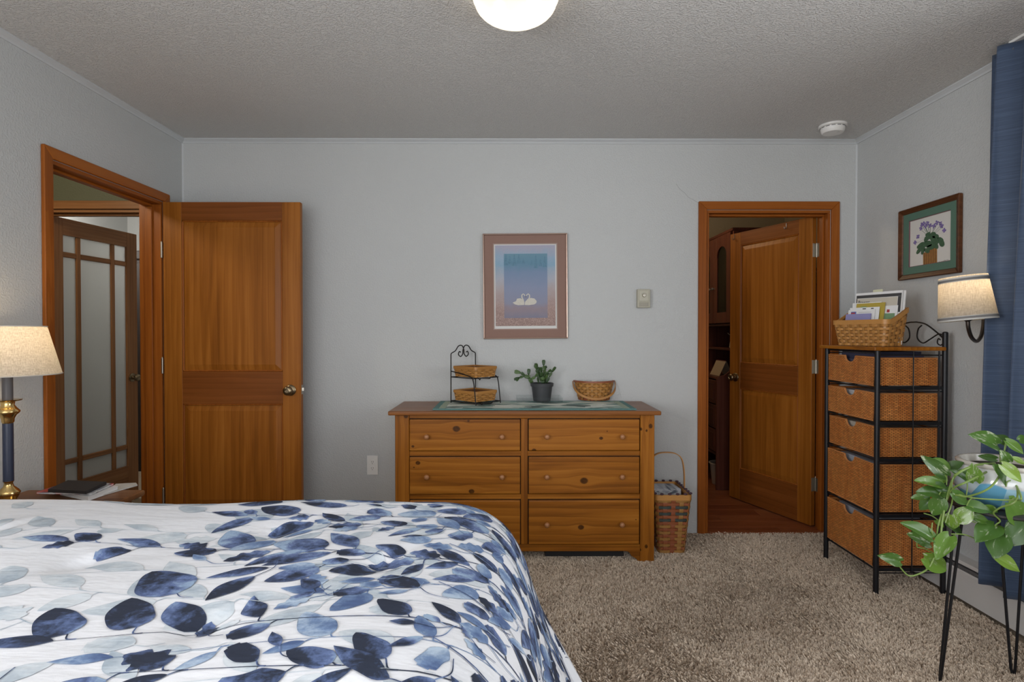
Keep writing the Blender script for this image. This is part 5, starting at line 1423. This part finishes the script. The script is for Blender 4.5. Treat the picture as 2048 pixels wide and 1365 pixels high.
# scrolled back rail
zb_ = TTOP+0.03
for s_ in (0, 1):
    yy = lambda t: (t if s_ == 0 else TW-t)
    MB().tube(bez([(TD, yy(0.012), zb_+0.030), (TD, yy(0.06), zb_+0.062), (TD, yy(0.13), zb_+0.10), (TD, yy(0.19), zb_+0.112), (TD, yy(0.22), zb_+0.113)], 7), 0.0038, 8).build('scroll', M['iron'], tw, smooth=True)
    MB().tube(bez([(TD, yy(0.012), zb_+0.045), (TD, yy(0.045), zb_+0.050), (TD, yy(0.10), zb_+0.025), (TD, yy(0.15), zb_+0.005), (TD, yy(0.19), zb_+0.030), (TD, yy(0.185), zb_+0.075), (TD, yy(0.16), zb_+0.095)], 7), 0.0034, 8).build('scroll', M['iron'], tw, smooth=True)
    MB().tube(bez([(TD, yy(0.012), zb_+0.005), (TD, yy(0.03), zb_-0.004), (TD, yy(0.05), zb_+0.006), (TD, yy(0.045), zb_+0.028), (TD, yy(0.032), zb_+0.022)], 7), 0.003, 8).build('scroll', M['iron'], tw, smooth=True)
# wicker
wk = NT('wicker'); ob = wk.obj(); sp = wk.node('SeparateXYZ', {'Vector': ob})
cv = wk.node('CombineXYZ', {'X': wk.math('ADD', sp.outputs[0], sp.outputs[1]), 'Y': sp.outputs[2]})
brk = wk.node('TexBrick', {'Vector': cv.outputs[0], 'Scale': 1.0, 'Mortar Size': 0.0019, 'Mortar Smooth': 0.7, 'Brick Width': 0.0210, 'Row Height': 0.0066, 'Color1': (1, 1, 1, 1), 'Color2': (0.58, 0.58, 0.58, 1), 'Mortar': (0, 0, 0, 1), 'Bias': 0.0})
big = wk.noise(wk.mapping(ob, (10, 10, 1.5)), 4, 3)
wc = wk.ramp(big.outputs[0], [(0.3, (0.80, 0.245, 0.045)), (0.7, (1.0, 0.40, 0.10))])
wc = wk.mix(1.0, wc, wk.mix(0.82, (1, 1, 1), brk.outputs[0]), 'MULTIPLY')  # weave shade painted into the colour: dark gaps between the strands
wk.p(Base_Color=wc, Roughness=0.5); wk.bump(wk.math('SUBTRACT', 1.0, brk.outputs[1]), 0.9, 0.003)
wkr = plain('wicker_rim', (0.48, 0.185, 0.055), 0.5, var=0.35, vs=90)
def zt_(py, px=1700): return py
# drawer vertical spans (from the near front post line at depth TY0)
def zy(py): return atY(1745, py, TY0).z
spans = [(zy(772), zy(716)), (zy(843), zy(788)), (zy(916), zy(856)), (zy(1028), zy(931)), (zy(1135), zy(1044))]
for i, (z0_, z1_) in enumerate(spans):
    dr_ = thing('wicker_drawer', None, None); dr_.parent = tw
    xi0, xi1 = (-0.004, TD-0.02) if i != 2 else (0.004, TD-0.02)
    yi0, yi1 = 0.020, TW-0.020
    # front with a rounded finger notch
    cyy = (yi0+yi1)/2; nw_, nd = 0.045, 0.034
    fr_ = [(yi0, z0_), (yi1, z0_), (yi1, z1_), (cyy+nw_, z1_)] + [(cyy + nw_*math.cos(R(t)), z1_ - nd*math.sin(R(t))) for t in range(15, 180, 15)] + [(cyy-nw_, z1_), (yi0, z1_)]
    MB().prism(fr_, 'x', xi0, xi0+0.009).build('front', wk.mat, dr_)
    MB().box(xi0+0.010, xi1, yi0, yi0+0.008, z0_, z1_-0.006).build('side', wk.mat, dr_)
    MB().box(xi0+0.010, xi1, yi1-0.008, yi1, z0_, z1_-0.006).build('side', wk.mat, dr_)
    MB().box(xi1-0.008, xi1, yi0+0.009, yi1-0.009, z0_, z1_-0.006).build('back', wk.mat, dr_)
    MB().box(xi0+0.010, xi1-0.009, yi0+0.009, yi1-0.009, z0_, z0_+0.006).build('bottom', wk.mat, dr_)
    MB().tube([(xi0+0.004, y_, z) for y_, z in ((yi0, z0_), (yi0, z1_))] + [(xi0+0.004, cyy-nw_, z1_)] + [(xi0+0.004, cyy - nw_*math.cos(R(t)), z1_ - nd*math.sin(R(t))) for t in range(15, 180, 15)] + [(xi0+0.004, cyy+nw_, z1_), (xi0+0.004, yi1, z1_), (xi0+0.004, yi1, z0_)], 0.0052, 8, closed=True).build('braided_edge', wkr, dr_, smooth=True)
    for y_ in (yi0+0.004, yi1-0.004):
        MB().tube([(xi0+0.012, y_, z1_-0.004), (xi1-0.002, y_, z1_-0.004), (xi1-0.002, y_, z0_+0.004)], 0.0045, 8).build('braided_edge', wkr, dr_, smooth=True)
    # rail under the drawer
    zr_ = z0_ - 0.009
    for y_ in (0.0, TW):
        s1 = 1 if y_ == 0 else -1
        MB().box(0.005, TD-0.005, y_ - 0.004, y_ + 0.004, zr_-0.010, zr_+0.006).build('side_rail', BM, tw, bevel=0.001)
        MB().tube([(0.0, y_, zr_-0.020), (TD, y_, zr_-0.020)], 0.0028, 6).build('side_wire', BM, tw)
        MB().box(0.01, TD-0.01, min(y_, y_+s1*0.030), max(y_, y_+s1*0.030), zr_, zr_+0.004).build('runner', BM, tw)
    MB().tube([(TD, 0, zr_-0.004), (TD, TW, zr_-0.004)], 0.004, 8).build('back_rail', BM, tw)
    MB().tube([(0.0, 0, zr_-0.004), (0.0, TW, zr_-0.004)], 0.004, 8).build('front_rail', BM, tw)
    if i in (1, 3, 4):
        MB().tube([(0.0, TW*0.25, zr_-0.004), (0.06, TW*0.25, zr_-0.004), (TD, TW*0.25, zr_-0.004)], 0.003, 6).build('shelf_wire', BM, tw)
for y_ in (0.0, TW):
    MB().tube([(TD*0.52, y_-0.006 if y_ == 0 else y_+0.006, TTOP-0.002), (TD*0.52, y_-0.006 if y_ == 0 else y_+0.006, spans[-1][0]-0.03)], 0.003, 8).build('side_upright', BM, tw)
    MB().tube([(TD-0.028, y_, TTOP-0.002), (TD-0.028, y_, spans[-1][0]-0.03)], 0.0042, 8).build('side_upright', BM, tw)
    MB().tube([(0.0, y_, TTOP-0.022), (TD, y_, TTOP-0.022)], 0.003, 8).build('side_wire', BM, tw)
MB().tube([(0, 0, TTOP-0.006), (0, TW, TTOP-0.006)], 0.005, 8).build('front_rail', BM, tw)
# papers and notebooks lying in the drawers
tl_ = tw.location
cols_ = [((0.055, 0.055, 0.10), 'dark spiral notebook lying in the top wicker drawer', 'notebook', 0), ((0.60, 0.60, 0.60), 'stack of white papers in the second wicker drawer', 'papers', 1), ((0.55, 0.50, 0.42), 'cream papers in the third wicker drawer', 'papers', 2), ((0.42, 0.45, 0.50), 'grey blue papers in the fourth wicker drawer', 'papers', 3), ((0.40, 0.40, 0.44), 'grey folders in the bottom wicker drawer', 'folders', 4)]
for col, lab, cat, i in cols_:
    z0_, z1_ = spans[i]
    p_ = thing(cat.rstrip('s') + '_stack' if cat != 'notebook' else 'notebook', lab, cat, tl_ + Vector((TD*0.5-0.008, TW*0.5, z0_+0.0065)))
    m = plain('stack_' + str(i) if False else 'paper_stack', col, 0.6, var=0.15)
    hgt = (z1_-z0_) + (0.008 if i == 0 else -0.012)
    r2 = random.Random(i+3); z = 0.0
    nl = 5
    for q in range(nl):
        dx, dy, a_ = r2.uniform(-0.006, 0.006), r2.uniform(-0.012, 0.012), r2.uniform(-0.02, 0.02)
        cc = col if q % 2 == 0 else tuple(min(0.75, c*1.25+0.04) for c in col)
        MB().box(-0.120, 0.115, -0.150, 0.150, z, z + hgt/nl - 0.0008).xf(Matrix.Translation((dx, dy, 0)) @ Matrix.Rotation(a_, 4, 'Z')).build('sheaf', plain('paper_sheaf', cc, 0.6, var=0.1), p_)
        z += hgt/nl
    if i == 0:
        MB().box(-0.118, 0.110, -0.145, 0.140, z, z+0.012).build('cover', plain('notebook_cover', (0.03, 0.03, 0.055), 0.4), p_)
        for q in range(26):
            MB().tube([(-0.118 + 0.006*math.cos(t*PI/4), -0.13+q*0.0104, z+0.007+0.006*math.sin(t*PI/4)) for t in range(8)], 0.0009, 4, closed=True).build('spiral_ring', M['nickel'], p_)

# mail basket on the tower
bx_ = thing('mail_basket', 'honey woven basket with sloping sides full of mail on the wicker tower', 'basket', (1.876, 2.990, TTOP+0.0195), R(17.5))
def mz(x, y_, t):
    top = 0.128 + 0.060*max(0, min(1, (x+0.045)/0.11))**1.1
    return t*top
woven(bx_, 0.062, 0.138, 0.078, 0.158, 0.02, 0.022, 0.12, 30, 8, 0.011, 0.0026, SPL, SPLY, SPL, 0.024, ztop=mz)
mlp = bx_.location
def mail(name, lab, cat, x, y_, w, h, t_, lean, yaw, mat, extra=None):
    o = thing(name, lab, cat, mlp + Matrix.Rotation(R(17.5), 3, 'Z') @ Vector((x, y_, 0.008)))
    o.rotation_euler = (0, R(lean), R(17.5 + yaw))
    MB().box(-t_/2, t_/2, -w/2, w/2, 0, h).build('sheet', mat, o)
    if extra: extra(o, t_)
    return o
def printed(o, t_, items):
    for (y0, y1, z0_, z1_, m) in items:
        MB().box(-t_/2-0.0006, -t_/2-0.0001, y0, y1, z0_, z1_).build('printing', m, o)
dkc = plain('print_dark', (0.05, 0.05, 0.05), 0.6); blu = plain('print_blue', (0.10, 0.16, 0.42), 0.6); red = plain('print_red', (0.38, 0.04, 0.05), 0.6)
grn = plain('print_green', (0.18, 0.30, 0.16), 0.6); gry = plain('print_grey', (0.42, 0.42, 0.42), 0.6); crm = plain('print_cream', (0.52, 0.48, 0.40), 0.6)
def text(o, t_, s, y0, z0_, size, m):
    cu = bpy.data.curves.new('lettering', 'FONT'); cu.body = s; cu.size = size; cu.extrude = 0.0002
    q = bpy.data.objects.new('lettering', cu); COL.objects.link(q)
    dg = bpy.context.evaluated_depsgraph_get(); me = bpy.data.meshes.new_from_object(q.evaluated_get(dg))
    bpy.data.objects.remove(q)
    l = bpy.data.objects.new('lettering', me); COL.objects.link(l); l.parent = o; me.materials.clear(); me.materials.append(m)
    l.location = (-t_/2-0.0009, y0, z0_); l.rotation_euler = (R(90), 0, R(-90))
def big_mag(o, t_):
    printed(o, t_, [(-0.130, 0.128, 0.246, 0.262, dkc), (-0.130, -0.112, 0.165, 0.2455, dkc), (-0.110, 0.122, 0.08, 0.244, crm), (0.1225, 0.128, 0.08, 0.2455, dkc)])
    for q in range(5): printed(o, t_+0.0014, [(-0.075+q*0.008, -0.069+q*0.008, 0.15+0.012*(q % 3), 0.158+0.012*(q % 3), (red, dkc, grn)[q % 3])])
    text(o, t_+0.0012, 'Bower', 0.115, 0.216, 0.026, dkc)
mail('magazine', 'white magazine with black border standing at the back of the mail basket', 'magazine', 0.030, -0.004, 0.268, 0.275, 0.006, 6, 0, M['paper'], big_mag)
mail('catalogue', 'plain white catalogue behind the bordered magazine in the mail basket', 'catalogue', 0.042, -0.018, 0.252, 0.274, 0.005, 6, 0, M['paper'])
mail('divider_card', 'pale yellow tab card rising behind the mail', 'card', 0.0365, 0.0, 0.22, 0.268, 0.002, 6, 0, plain('pale_card', (0.55, 0.55, 0.40), 0.7), lambda o, t_: MB().box(-0.001, 0.001, -0.020, 0.035, 0.268, 0.289).build('tab', plain('tab_yellow', (0.58, 0.58, 0.40), 0.7), o))
mail('envelope', 'white envelope behind the yellow folder in the mail basket', 'envelope', 0.014, 0.050, 0.170, 0.222, 0.003, 7, 0, M['paper'])
mail('folder', 'mustard yellow folder in the middle of the mail basket', 'folder', 0.004, 0.022, 0.165, 0.218, 0.005, 8, 0, plain('mustard_card', (0.42, 0.32, 0.05), 0.6), lambda o, t_: printed(o, t_, [(0.02, 0.055, 0.190, 0.201, grn)]))
mail('leaflet', 'white leaflet with green picture leaning beside the yellow folder', 'leaflet', 0.018, -0.082, 0.085, 0.20, 0.002, 7, 0, M['paper'], lambda o, t_: printed(o, t_, [(-0.03, 0.025, 0.125, 0.16, grn), (0.0, 0.015, 0.165, 0.18, red)]))
mail('envelope', 'white envelope with dark marks in front of the yellow folder', 'envelope', -0.008, 0.045, 0.175, 0.196, 0.003, 8, 0, M['paper'], lambda o, t_: printed(o, t_, [(-0.01, 0.01, 0.186, 0.191, dkc), (-0.055, -0.04, 0.186, 0.191, dkc)]))
mail('card', 'white card with red and blue stamp in the mail basket', 'card', -0.018, 0.055, 0.160, 0.185, 0.003, 9, 0, M['paper'], lambda o, t_: (printed(o, t_, [(0.030, 0.062, 0.150, 0.175, blu)]), printed(o, t_+0.0012, [(0.036, 0.060, 0.154, 0.170, red)]), printed(o, t_, [(-0.06, 0.015, 0.168, 0.171, gry), (-0.06, 0.01, 0.160, 0.163, gry)])))
mail('envelope', 'lavender envelope at the front of the mail basket', 'envelope', -0.029, 0.062, 0.150, 0.162, 0.005, 9, 0, plain('lavender_paper', (0.27, 0.26, 0.48), 0.6))

# ------------------------------------------------------------------ wall sconce
sc_loc = Vector((2.036, 2.55, 0))
sn = thing('wall_sconce', 'bronze wall sconce with lit linen drum shade beside the curtain', 'lamp', (1.953, 2.443, 1.335), math.atan2(0.177, 0.231))
BZ = M['bronze']
ca_, sa_ = math.cos(sn.rotation_euler.z), math.sin(sn.rotation_euler.z)
wpl = MB().lathe([(0.001, 0), (0.040, 0), (0.043, -0.006), (0.036, -0.014), (0.016, -0.020), (0.001, -0.020)], 26, axis='x')
wpl.xf(Matrix.Translation((0.2905, 0, 0.050)) @ Matrix.Rotation(-sn.rotation_euler.z, 4, 'Z')).build('wall_plate', BZ, sn, smooth=True, angle=50)
MB().tube(bez([(0.276, -0.002, 0.050), (0.252, 0, 0.045), (0.236, 0, 0.020), (0.228, 0, -0.030), (0.196, 0, -0.076), (0.130, 0, -0.098), (0.055, 0, -0.080), (0.010, 0, -0.040), (0.0, 0, -0.008)], 8), 0.0078, 12).build('arm', BZ, sn, smooth=True)
MB().lathe([(0.001, -0.014), (0.008, -0.013), (0.018, -0.004), (0.042, 0.006), (0.044, 0.010), (0.014, 0.014), (0.014, 0.06), (0.001, 0.06)], 24).build('socket_cup', BZ, sn, smooth=True, angle=50)
# tall narrow oval shade, very slightly leaning
shp = bpy.data.objects.new('shade_holder', None); 
sh2m = linen_shade('sconce_linen', 0.62)
TM = Matrix.Translation((0, 0, -0.008)) @ Matrix.Rotation(R(5.5), 4, Matrix.Rotation(-sn.rotation_euler.z, 3, 'Z') @ Vector((-0.62, -0.78, 0)))
s2 = MB().lathe([(0.104, 0.0), (0.085, 0.188)], 48); s2.xf(TM)
shd = s2.build('shade', sh2m, sn, smooth=True, angle=179)
bandm = plain('shade_band', (0.16, 0.155, 0.15), 0.8); bandl = plain('shade_band_light', (0.45, 0.44, 0.41), 0.8)
for z0_, z1_, m in ((0.0, 0.007, bandl), (0.007, 0.016, bandm), (0.016, 0.019, bandl), (0.164, 0.167, bandl), (0.167, 0.176, bandm), (0.176, 0.182, bandl)):
    f = lambda z: 0.104 - 0.019*z/0.182
    MB().lathe([(f(z0_)+0.0006, z0_), (f(z0_)+0.0016, z0_), (f(z1_)+0.0016, z1_), (f(z1_)+0.0006, z1_)], 48).xf(TM).build('shade_trim', m, shd, smooth=True, angle=40)
MB().ell((0, 0, 0.100), 0.022, 0.022, 0.034).build('bulb', bulb_mat('sconce_bulb', (1.0, 0.72, 0.42), 4), sn, smooth=True)
point('sconce_light', (0, 0, 0.140), 0.75, (1.0, 0.74, 0.46), 0.025, sn)

# ------------------------------------------------------------------ curtain
cu_ = thing('curtain', 'long blue slubbed curtain hanging to the baseboard heater', 'curtain', (0, 0, 0))
cf = NT('blue_slub'); ob = cf.obj()
s1 = cf.noise(cf.mapping(ob, (1.2, 1.2, 60)), 5, 4, 0.6)
cf.p(Base_Color=cf.ramp(s1.outputs[0], [(0.32, (0.026, 0.045, 0.088)), (0.55, (0.038, 0.064, 0.118)), (0.72, (0.058, 0.090, 0.150))]), Roughness=0.7)
cf.b.inputs['Sheen Weight'].default_value = 0.2
cf.bump(s1.outputs[0], 0.3, 0.001)
CZ0, CZ1 = 0.20, 2.474
def cpt(u, v):
    """u from the far edge towards the camera, v up"""
    y_ = 2.485 - 0.82*u
    low = 1-v
    ph = u*2*PI*6.2 + 0.4*math.sin(u*9) + 0.25*math.sin(v*3+u*4)
    amp = 0.030 + 0.012*low
    x = 2.070 - 0.022*low + amp*math.sin(ph+0.9) + 0.006*math.sin(ph*2.3+v*5)
    x = min(x, XR-0.075) if v < 0.03 else x
    y_ += 0.014*math.cos(ph+0.9) + 0.030*low*(1-u)
    return (x, y_, CZ0 + (CZ1-CZ0)*v)
pn_ = MB().grid(cpt, 170, 70).build('panel', cf.mat, cu_, smooth=True, angle=180)
sm = pn_.modifiers.new('thickness', 'SOLIDIFY'); sm.thickness = 0.0025
MB().box(2.075, 2.105, 0.1, 2.40, ZC-0.012, ZC-0.0005).build('track', M['white_plastic'], cu_, bevel=0.003)
for k in range(8):
    y_ = 2.44 - k*0.105
    MB().tube(bez([(2.085, y_-0.06, ZC-0.010), (2.083, y_-0.06, ZC-0.025), (2.078, y_-0.06, CZ1-0.03)], 4), 0.002, 6).build('hook', M['nickel'], cu_)

# ------------------------------------------------------------------ baseboard heater
hx = 2.118
ht = thing('baseboard_heater', 'long cream baseboard heater along the right wall', 'heater', (0, 0, 0))
HY0, HY1 = -0.6, 3.35
MB().prism([(hx, 0.024), (hx+0.004, 0.024), (hx+0.004, 0.150), (hx+0.010, 0.158), (hx+0.006, 0.160), (hx, 0.152)], 'y', HY0, HY1).build('front_panel', M['heater'], ht)
MB().prism([(XR-0.004, 0.03), (XR-0.0005, 0.03), (XR-0.0005, 0.205), (hx+0.012, 0.200), (hx+0.002, 0.188), (hx+0.005, 0.187), (hx+0.014, 0.196), (XR-0.004, 0.200)], 'y', HY0, HY1).build('back_panel', M['heater'], ht)
MB().box(hx+0.014, XR-0.006, HY0+0.01, HY1-0.01, 0.05, 0.12).build('fins', plain('fin_metal', (0.10, 0.10, 0.10), 0.5, 0.5), ht)
MB().box(hx+0.010, hx+0.013, HY0+0.01, HY1-0.01, 0.160, 0.176).build('damper', plain('damper', (0.12, 0.12, 0.12), 0.5), ht)
for y_ in (HY0-0.01, HY1):
    MB().box(hx-0.001, XR-0.0005, y_, y_+0.012, 0.02, 0.206).build('end_cap', M['heater'], ht, bevel=0.002)

# ------------------------------------------------------------------ plant stand and pothos
PX_, PY_ = 1.725, 2.0
PTOP = 0.672
pst = thing('plant_stand', 'round topped plant stand on black hairpin legs by the heater', 'plant stand', (PX_, PY_, 0))
MB().lathe([(0.001, PTOP-0.014), (0.150, PTOP-0.014), (0.155, PTOP-0.010), (0.155, PTOP-0.003), (0.150, PTOP), (0.001, PTOP)], 44).build('top', plain('stand_top', (0.02, 0.018, 0.017), 0.4), pst, smooth=True, angle=40)
for a_ in (37, 157, 277):
    t = R(a_); rd_ = Vector((math.cos(t), math.sin(t), 0)); tg_ = Vector((-math.sin(t), math.cos(t), 0))
    tp = rd_*0.120 + Vector((0, 0, PTOP-0.0165)); bt = rd_*0.174 + Vector((0, 0, 0.008))
    pts_ = [tp + tg_*0.040, tp.lerp(bt, 0.5) + tg_*0.022, tp.lerp(bt, 0.97) + tg_*0.006, bt, tp.lerp(bt, 0.97) - tg_*0.006, tp.lerp(bt, 0.5) - tg_*0.022, tp - tg_*0.040]
    MB().tube([pts_[0]] + [pts_[1]] + bez(pts_[2:5], 5) + [pts_[5], pts_[6]], 0.0048, 8).build('hairpin_leg', BM, pst, smooth=True)
    MB().box(-0.055, 0.055, -0.018, 0.018, 0, 0.0025).xf(Matrix.Translation(rd_*0.115 + Vector((0, 0, PTOP-0.0167))) @ Matrix.Rotation(t + PI/2, 4, 'Z')).build('leg_plate', BM, pst)

po = thing('potted_pothos', 'trailing variegated pothos in a blue and white glazed pot', 'plant', (PX_, PY_, PTOP+0.0008))
gz = NT('glazed_pot'); ob = gz.obj()
vor = gz.node('TexVoronoi', {'Vector': gz.mapping(ob, (9, 9, 11)), 'Scale': 1.0}, feature='F1')
hue = gz.node('SeparateColor', {'Color': vor.outputs['Color']})
cc = gz.ramp(hue.outputs[0], [(0.0, (0.10, 0.30, 0.46)), (0.40, (0.16, 0.42, 0.58)), (0.45, (0.55, 0.58, 0.58)), (0.80, (0.62, 0.62, 0.58)), (0.84, (0.34, 0.20, 0.12)), (0.90, (0.03, 0.05, 0.08))])
gz.p(Base_Color=gz.mix(gz.maprange(vor.outputs['Distance'], 0.60, 0.66), cc, (0.58, 0.60, 0.60)), Roughness=0.12)
gz.b.inputs['Coat Weight'].default_value = 0.6
MB().lathe([(0.001, 0), (0.085, 0), (0.100, 0.012), (0.138, 0.055), (0.148, 0.085), (0.142, 0.115), (0.125, 0.138)], 48).build('pot', gz.mat, po, smooth=True, angle=60)
MB().lathe([(0.124, 0.136), (0.130, 0.140), (0.132, 0.148), (0.126, 0.154), (0.116, 0.152), (0.112, 0.14), (0.110, 0.12)], 48).build('pot_rim', plain('pot_rim_glaze', (0.50, 0.47, 0.42), 0.15, var=0.1), po, smooth=True, angle=60)
MB().lathe([(0.001, 0.132), (0.112, 0.128)], 24).build('soil', plain('potting_soil', (0.035, 0.026, 0.018), 0.95, bump=0.8, bs=300), po)
lf = NT('pothos_leaf'); ob = lf.obj(); rdm = lf.node('ObjectInfo').outputs['Random']
off = lf.node('CombineXYZ', {'X': lf.math('MULTIPLY', rdm, 13.0), 'Y': lf.math('MULTIPLY', rdm, 5.0)})
ov = lf.node('VectorMath', {0: ob, 1: off.outputs[0]}, operation='ADD').outputs[0]
n1 = lf.noise(lf.mapping(ov, (3.0, 0.9, 1)), 2.6, 4, 0.65, 0.5)
gcol = lf.ramp(rdm, [(0.0, (0.045, 0.105, 0.022)), (0.5, (0.075, 0.165, 0.028)), (0.85, (0.14, 0.26, 0.035)), (1.0, (0.22, 0.34, 0.05))])
vamt = lf.math('ADD', n1.outputs[0], lf.math('MULTIPLY', lf.math('FRACT', lf.math('MULTIPLY', rdm, 7.77)), 0.16))
lcol = lf.mix(lf.maprange(vamt, 0.66, 0.76), gcol, (0.40, 0.46, 0.30))
lf.p(Base_Color=lcol, Roughness=0.28); lf.b.inputs['Subsurface Weight'].default_value = 0.0
tr_ = lf.node('BsdfTranslucent', {'Color': lf.mix(0.5, lcol, (0.2, 0.4, 0.05))}); mxx = lf.node('MixShader', {0: 0.22, 1: lf.b.outputs[0], 2: tr_})
lf.t.links.new(mxx.outputs[0], lf.out.inputs[0])
def pothos_leaf(wr, fold, droop):
    """unit leaf: base at origin, tip at y=1, face +z"""
    nu, nv = 10, 14
    def fn(u, v):
        t = v; s_ = (u-0.5)*2
        w = 0.5*wr*(math.sin(PI*min(1, (t*0.92+0.08)))**0.75)*(1.18 - 0.5*t)*(1 if t < 0.999 else 0.02)
        if t < 0.001: w = 0.16*wr
        yb = t - 0.10*abs(s_)**1.6*(1-t)**2.2*1.4
        z = fold*abs(s_)*w*1.0 - droop*t*t + 0.02*math.sin(t*7+s_*2)*abs(s_)
        return (s_*w, yb, z)
    return MB().grid(fn, nu, nv).mesh('leaf', lf.mat, smooth=True, angle=180)
LME = [pothos_leaf(0.62, 0.35, 0.18), pothos_leaf(0.78, 0.25, 0.22), pothos_leaf(0.52, 0.45, 0.10), pothos_leaf(0.90, 0.15, 0.15)]
stm = plain('pothos_stem', (0.16, 0.24, 0.055), 0.4, var=0.2)
PO = po.location
def pz(x, y_, dY): 
    return atY(1740 + x/2.65, 850 + y_/2.65, PY_ + dY) - PO
rg = random.Random(31)
leaves = [  # base, tip (in the crop), depth offset, shape
 ((672,108),(545,48),-0.02,2),((728,90),(660,62),0.05,1),((722,86),(820,155),-0.04,2),((790,85),(850,70),0.0,1),((736,198),(703,140),-0.06,1),((668,182),(575,165),0.06,2),
 ((398,268),(278,166),-0.04,2),((412,238),(358,176),0.0,0),((418,230),(492,196),0.02,1),((376,322),(245,288),-0.05,2),((366,372),(262,345),-0.06,0),((302,382),(216,384),-0.03,0),
 ((322,396),(262,452),-0.04,1),((372,395),(338,486),-0.07,3),((312,302),(412,292),-0.02,2),((345,318),(420,352),-0.05,1),((512,296),(432,238),-0.08,2),((545,268),(466,236),-0.06,0),((560,300),(545,218),-0.09,1),
 ((436,362),(528,425),-0.10,0),((470,505),(542,438),-0.09,3),((430,478),(440,560),-0.08,3),((402,528),(520,576),-0.07,0),((512,430),(655,452),-0.10,0),((538,490),(648,522),-0.09,2),
 ((664,540),(566,598),-0.11,1),((692,586),(660,702),-0.12,3),((735,412),(826,540),-0.13,3),((822,520),(745,640),-0.14,3),((658,698),(806,776),-0.12,2),((422,592),(352,700),-0.10,0),
 ((328,600),(176,514),-0.09,2),((318,628),(214,574),-0.06,1),((286,704),(420,778),-0.10,2),((158,726),(52,694),-0.10,2),((700,214),(812,302),-0.12,0),((745,296),(688,222),-0.10,1),
 ((350,508),(392,540),-0.03,1),((666,548),(744,604),-0.08,1),((640,400),(700,330),0.02,1),((760,180),(830,210),-0.08,2),((610,440),(690,470),-0.10,2),((395,330),(350,400),-0.03,0)]
for (b_, t_, dY, sh) in leaves:
    A = pz(b_[0], b_[1], dY); B = pz(t_[0], t_[1], dY + rg.uniform(-0.035, 0.02))
    d = B - A; L = d.length*1.02; yax = d.normalized()
    up = Vector((rg.uniform(-0.35, 0.35) - 0.45, -0.75, 0.65 + rg.uniform(-0.35, 0.3)))
    zax = (up - yax*up.dot(yax)).normalized(); xax = yax.cross(zax)
    o = bpy.data.objects.new('leaf', LME[sh]); COL.objects.link(o); o.parent = po
    Mx = Matrix((xax, yax, zax)).transposed().to_4x4(); Mx.translation = A
    o.matrix_basis = Mx @ Matrix.Scale(L, 4)
def vine(pts, r0=0.0032, r1=0.0018):
    P = bez([pz(x, y_, dY) for x, y_, dY in pts], 7)
    MB().tube(P, [r0 + (r1-r0)*i/(len(P)-1) for i in range(len(P))], 7).build('vine', stm, po, smooth=True)
vine([(660,205,0.0),(560,215,-0.08),(470,255,-0.10),(435,300,-0.08),(405,400,-0.07),(385,500,-0.08),(372,600,-0.09),(345,690,-0.10),(310,760,-0.10),(250,795,-0.10),(200,798,-0.10),(150,745,-0.10)], 0.0042, 0.0022)
vine([(700,210,0.0),(520,300,-0.13),(440,340,-0.10),(400,420,-0.06),(365,520,-0.08),(350,600,-0.08),(328,570,-0.09),(330,520,-0.08)], 0.0036, 0.0018)
vine([(720,215,-0.02),(640,330,-0.16),(520,380,-0.13),(450,375,-0.10),(430,430,-0.08),(400,520,-0.08)], 0.0036, 0.002)
vine([(760,220,-0.04),(780,390,-0.17),(690,440,-0.14),(655,470,-0.12),(690,510,-0.12),(665,540,-0.11),(740,590,-0.12)], 0.0034, 0.002)
vine([(735,250,-0.05),(800,380,-0.18),(760,400,-0.16),(560,390,-0.13),(470,370,-0.11)], 0.0034, 0.002)
for a, b, dY in [((690,200),(672,108),-0.02),((695,200),(728,90),0.04),((700,200),(720,90),-0.04),((705,200),(736,198),-0.05),((405,320),(398,268),-0.05),((410,300),(412,238),-0.02),((395,400),(322,400),-0.05),((400,360),(366,372),-0.06),((380,520),(286,470),-0.05),
                 ((350,690),(250,650),-0.08),((250,650),(248,628),-0.07),((372,600),(318,610),-0.08),((300,770),(286,704),-0.10),((560,520),(470,505),-0.10),((430,580),(560,605),-0.10),((560,605),(664,600),-0.11),((510,380),(512,296),-0.10),((450,260),(436,362),-0.09),((540,390),(512,430),-0.10),((150,740),(158,726),-0.10),((790,390),(735,412),-0.13),((720,330),(745,296),-0.12)]:
    m_ = ((a[0]+b[0])/2 + rg.uniform(-8, 8), (a[1]+b[1])/2 - 10)
    P = bez([pz(a[0], a[1], dY), pz(m_[0], m_[1], dY), pz(b[0], b[1], dY)], 6)
    MB().tube(P, 0.0019, 6).build('petiole', stm, po, smooth=True)
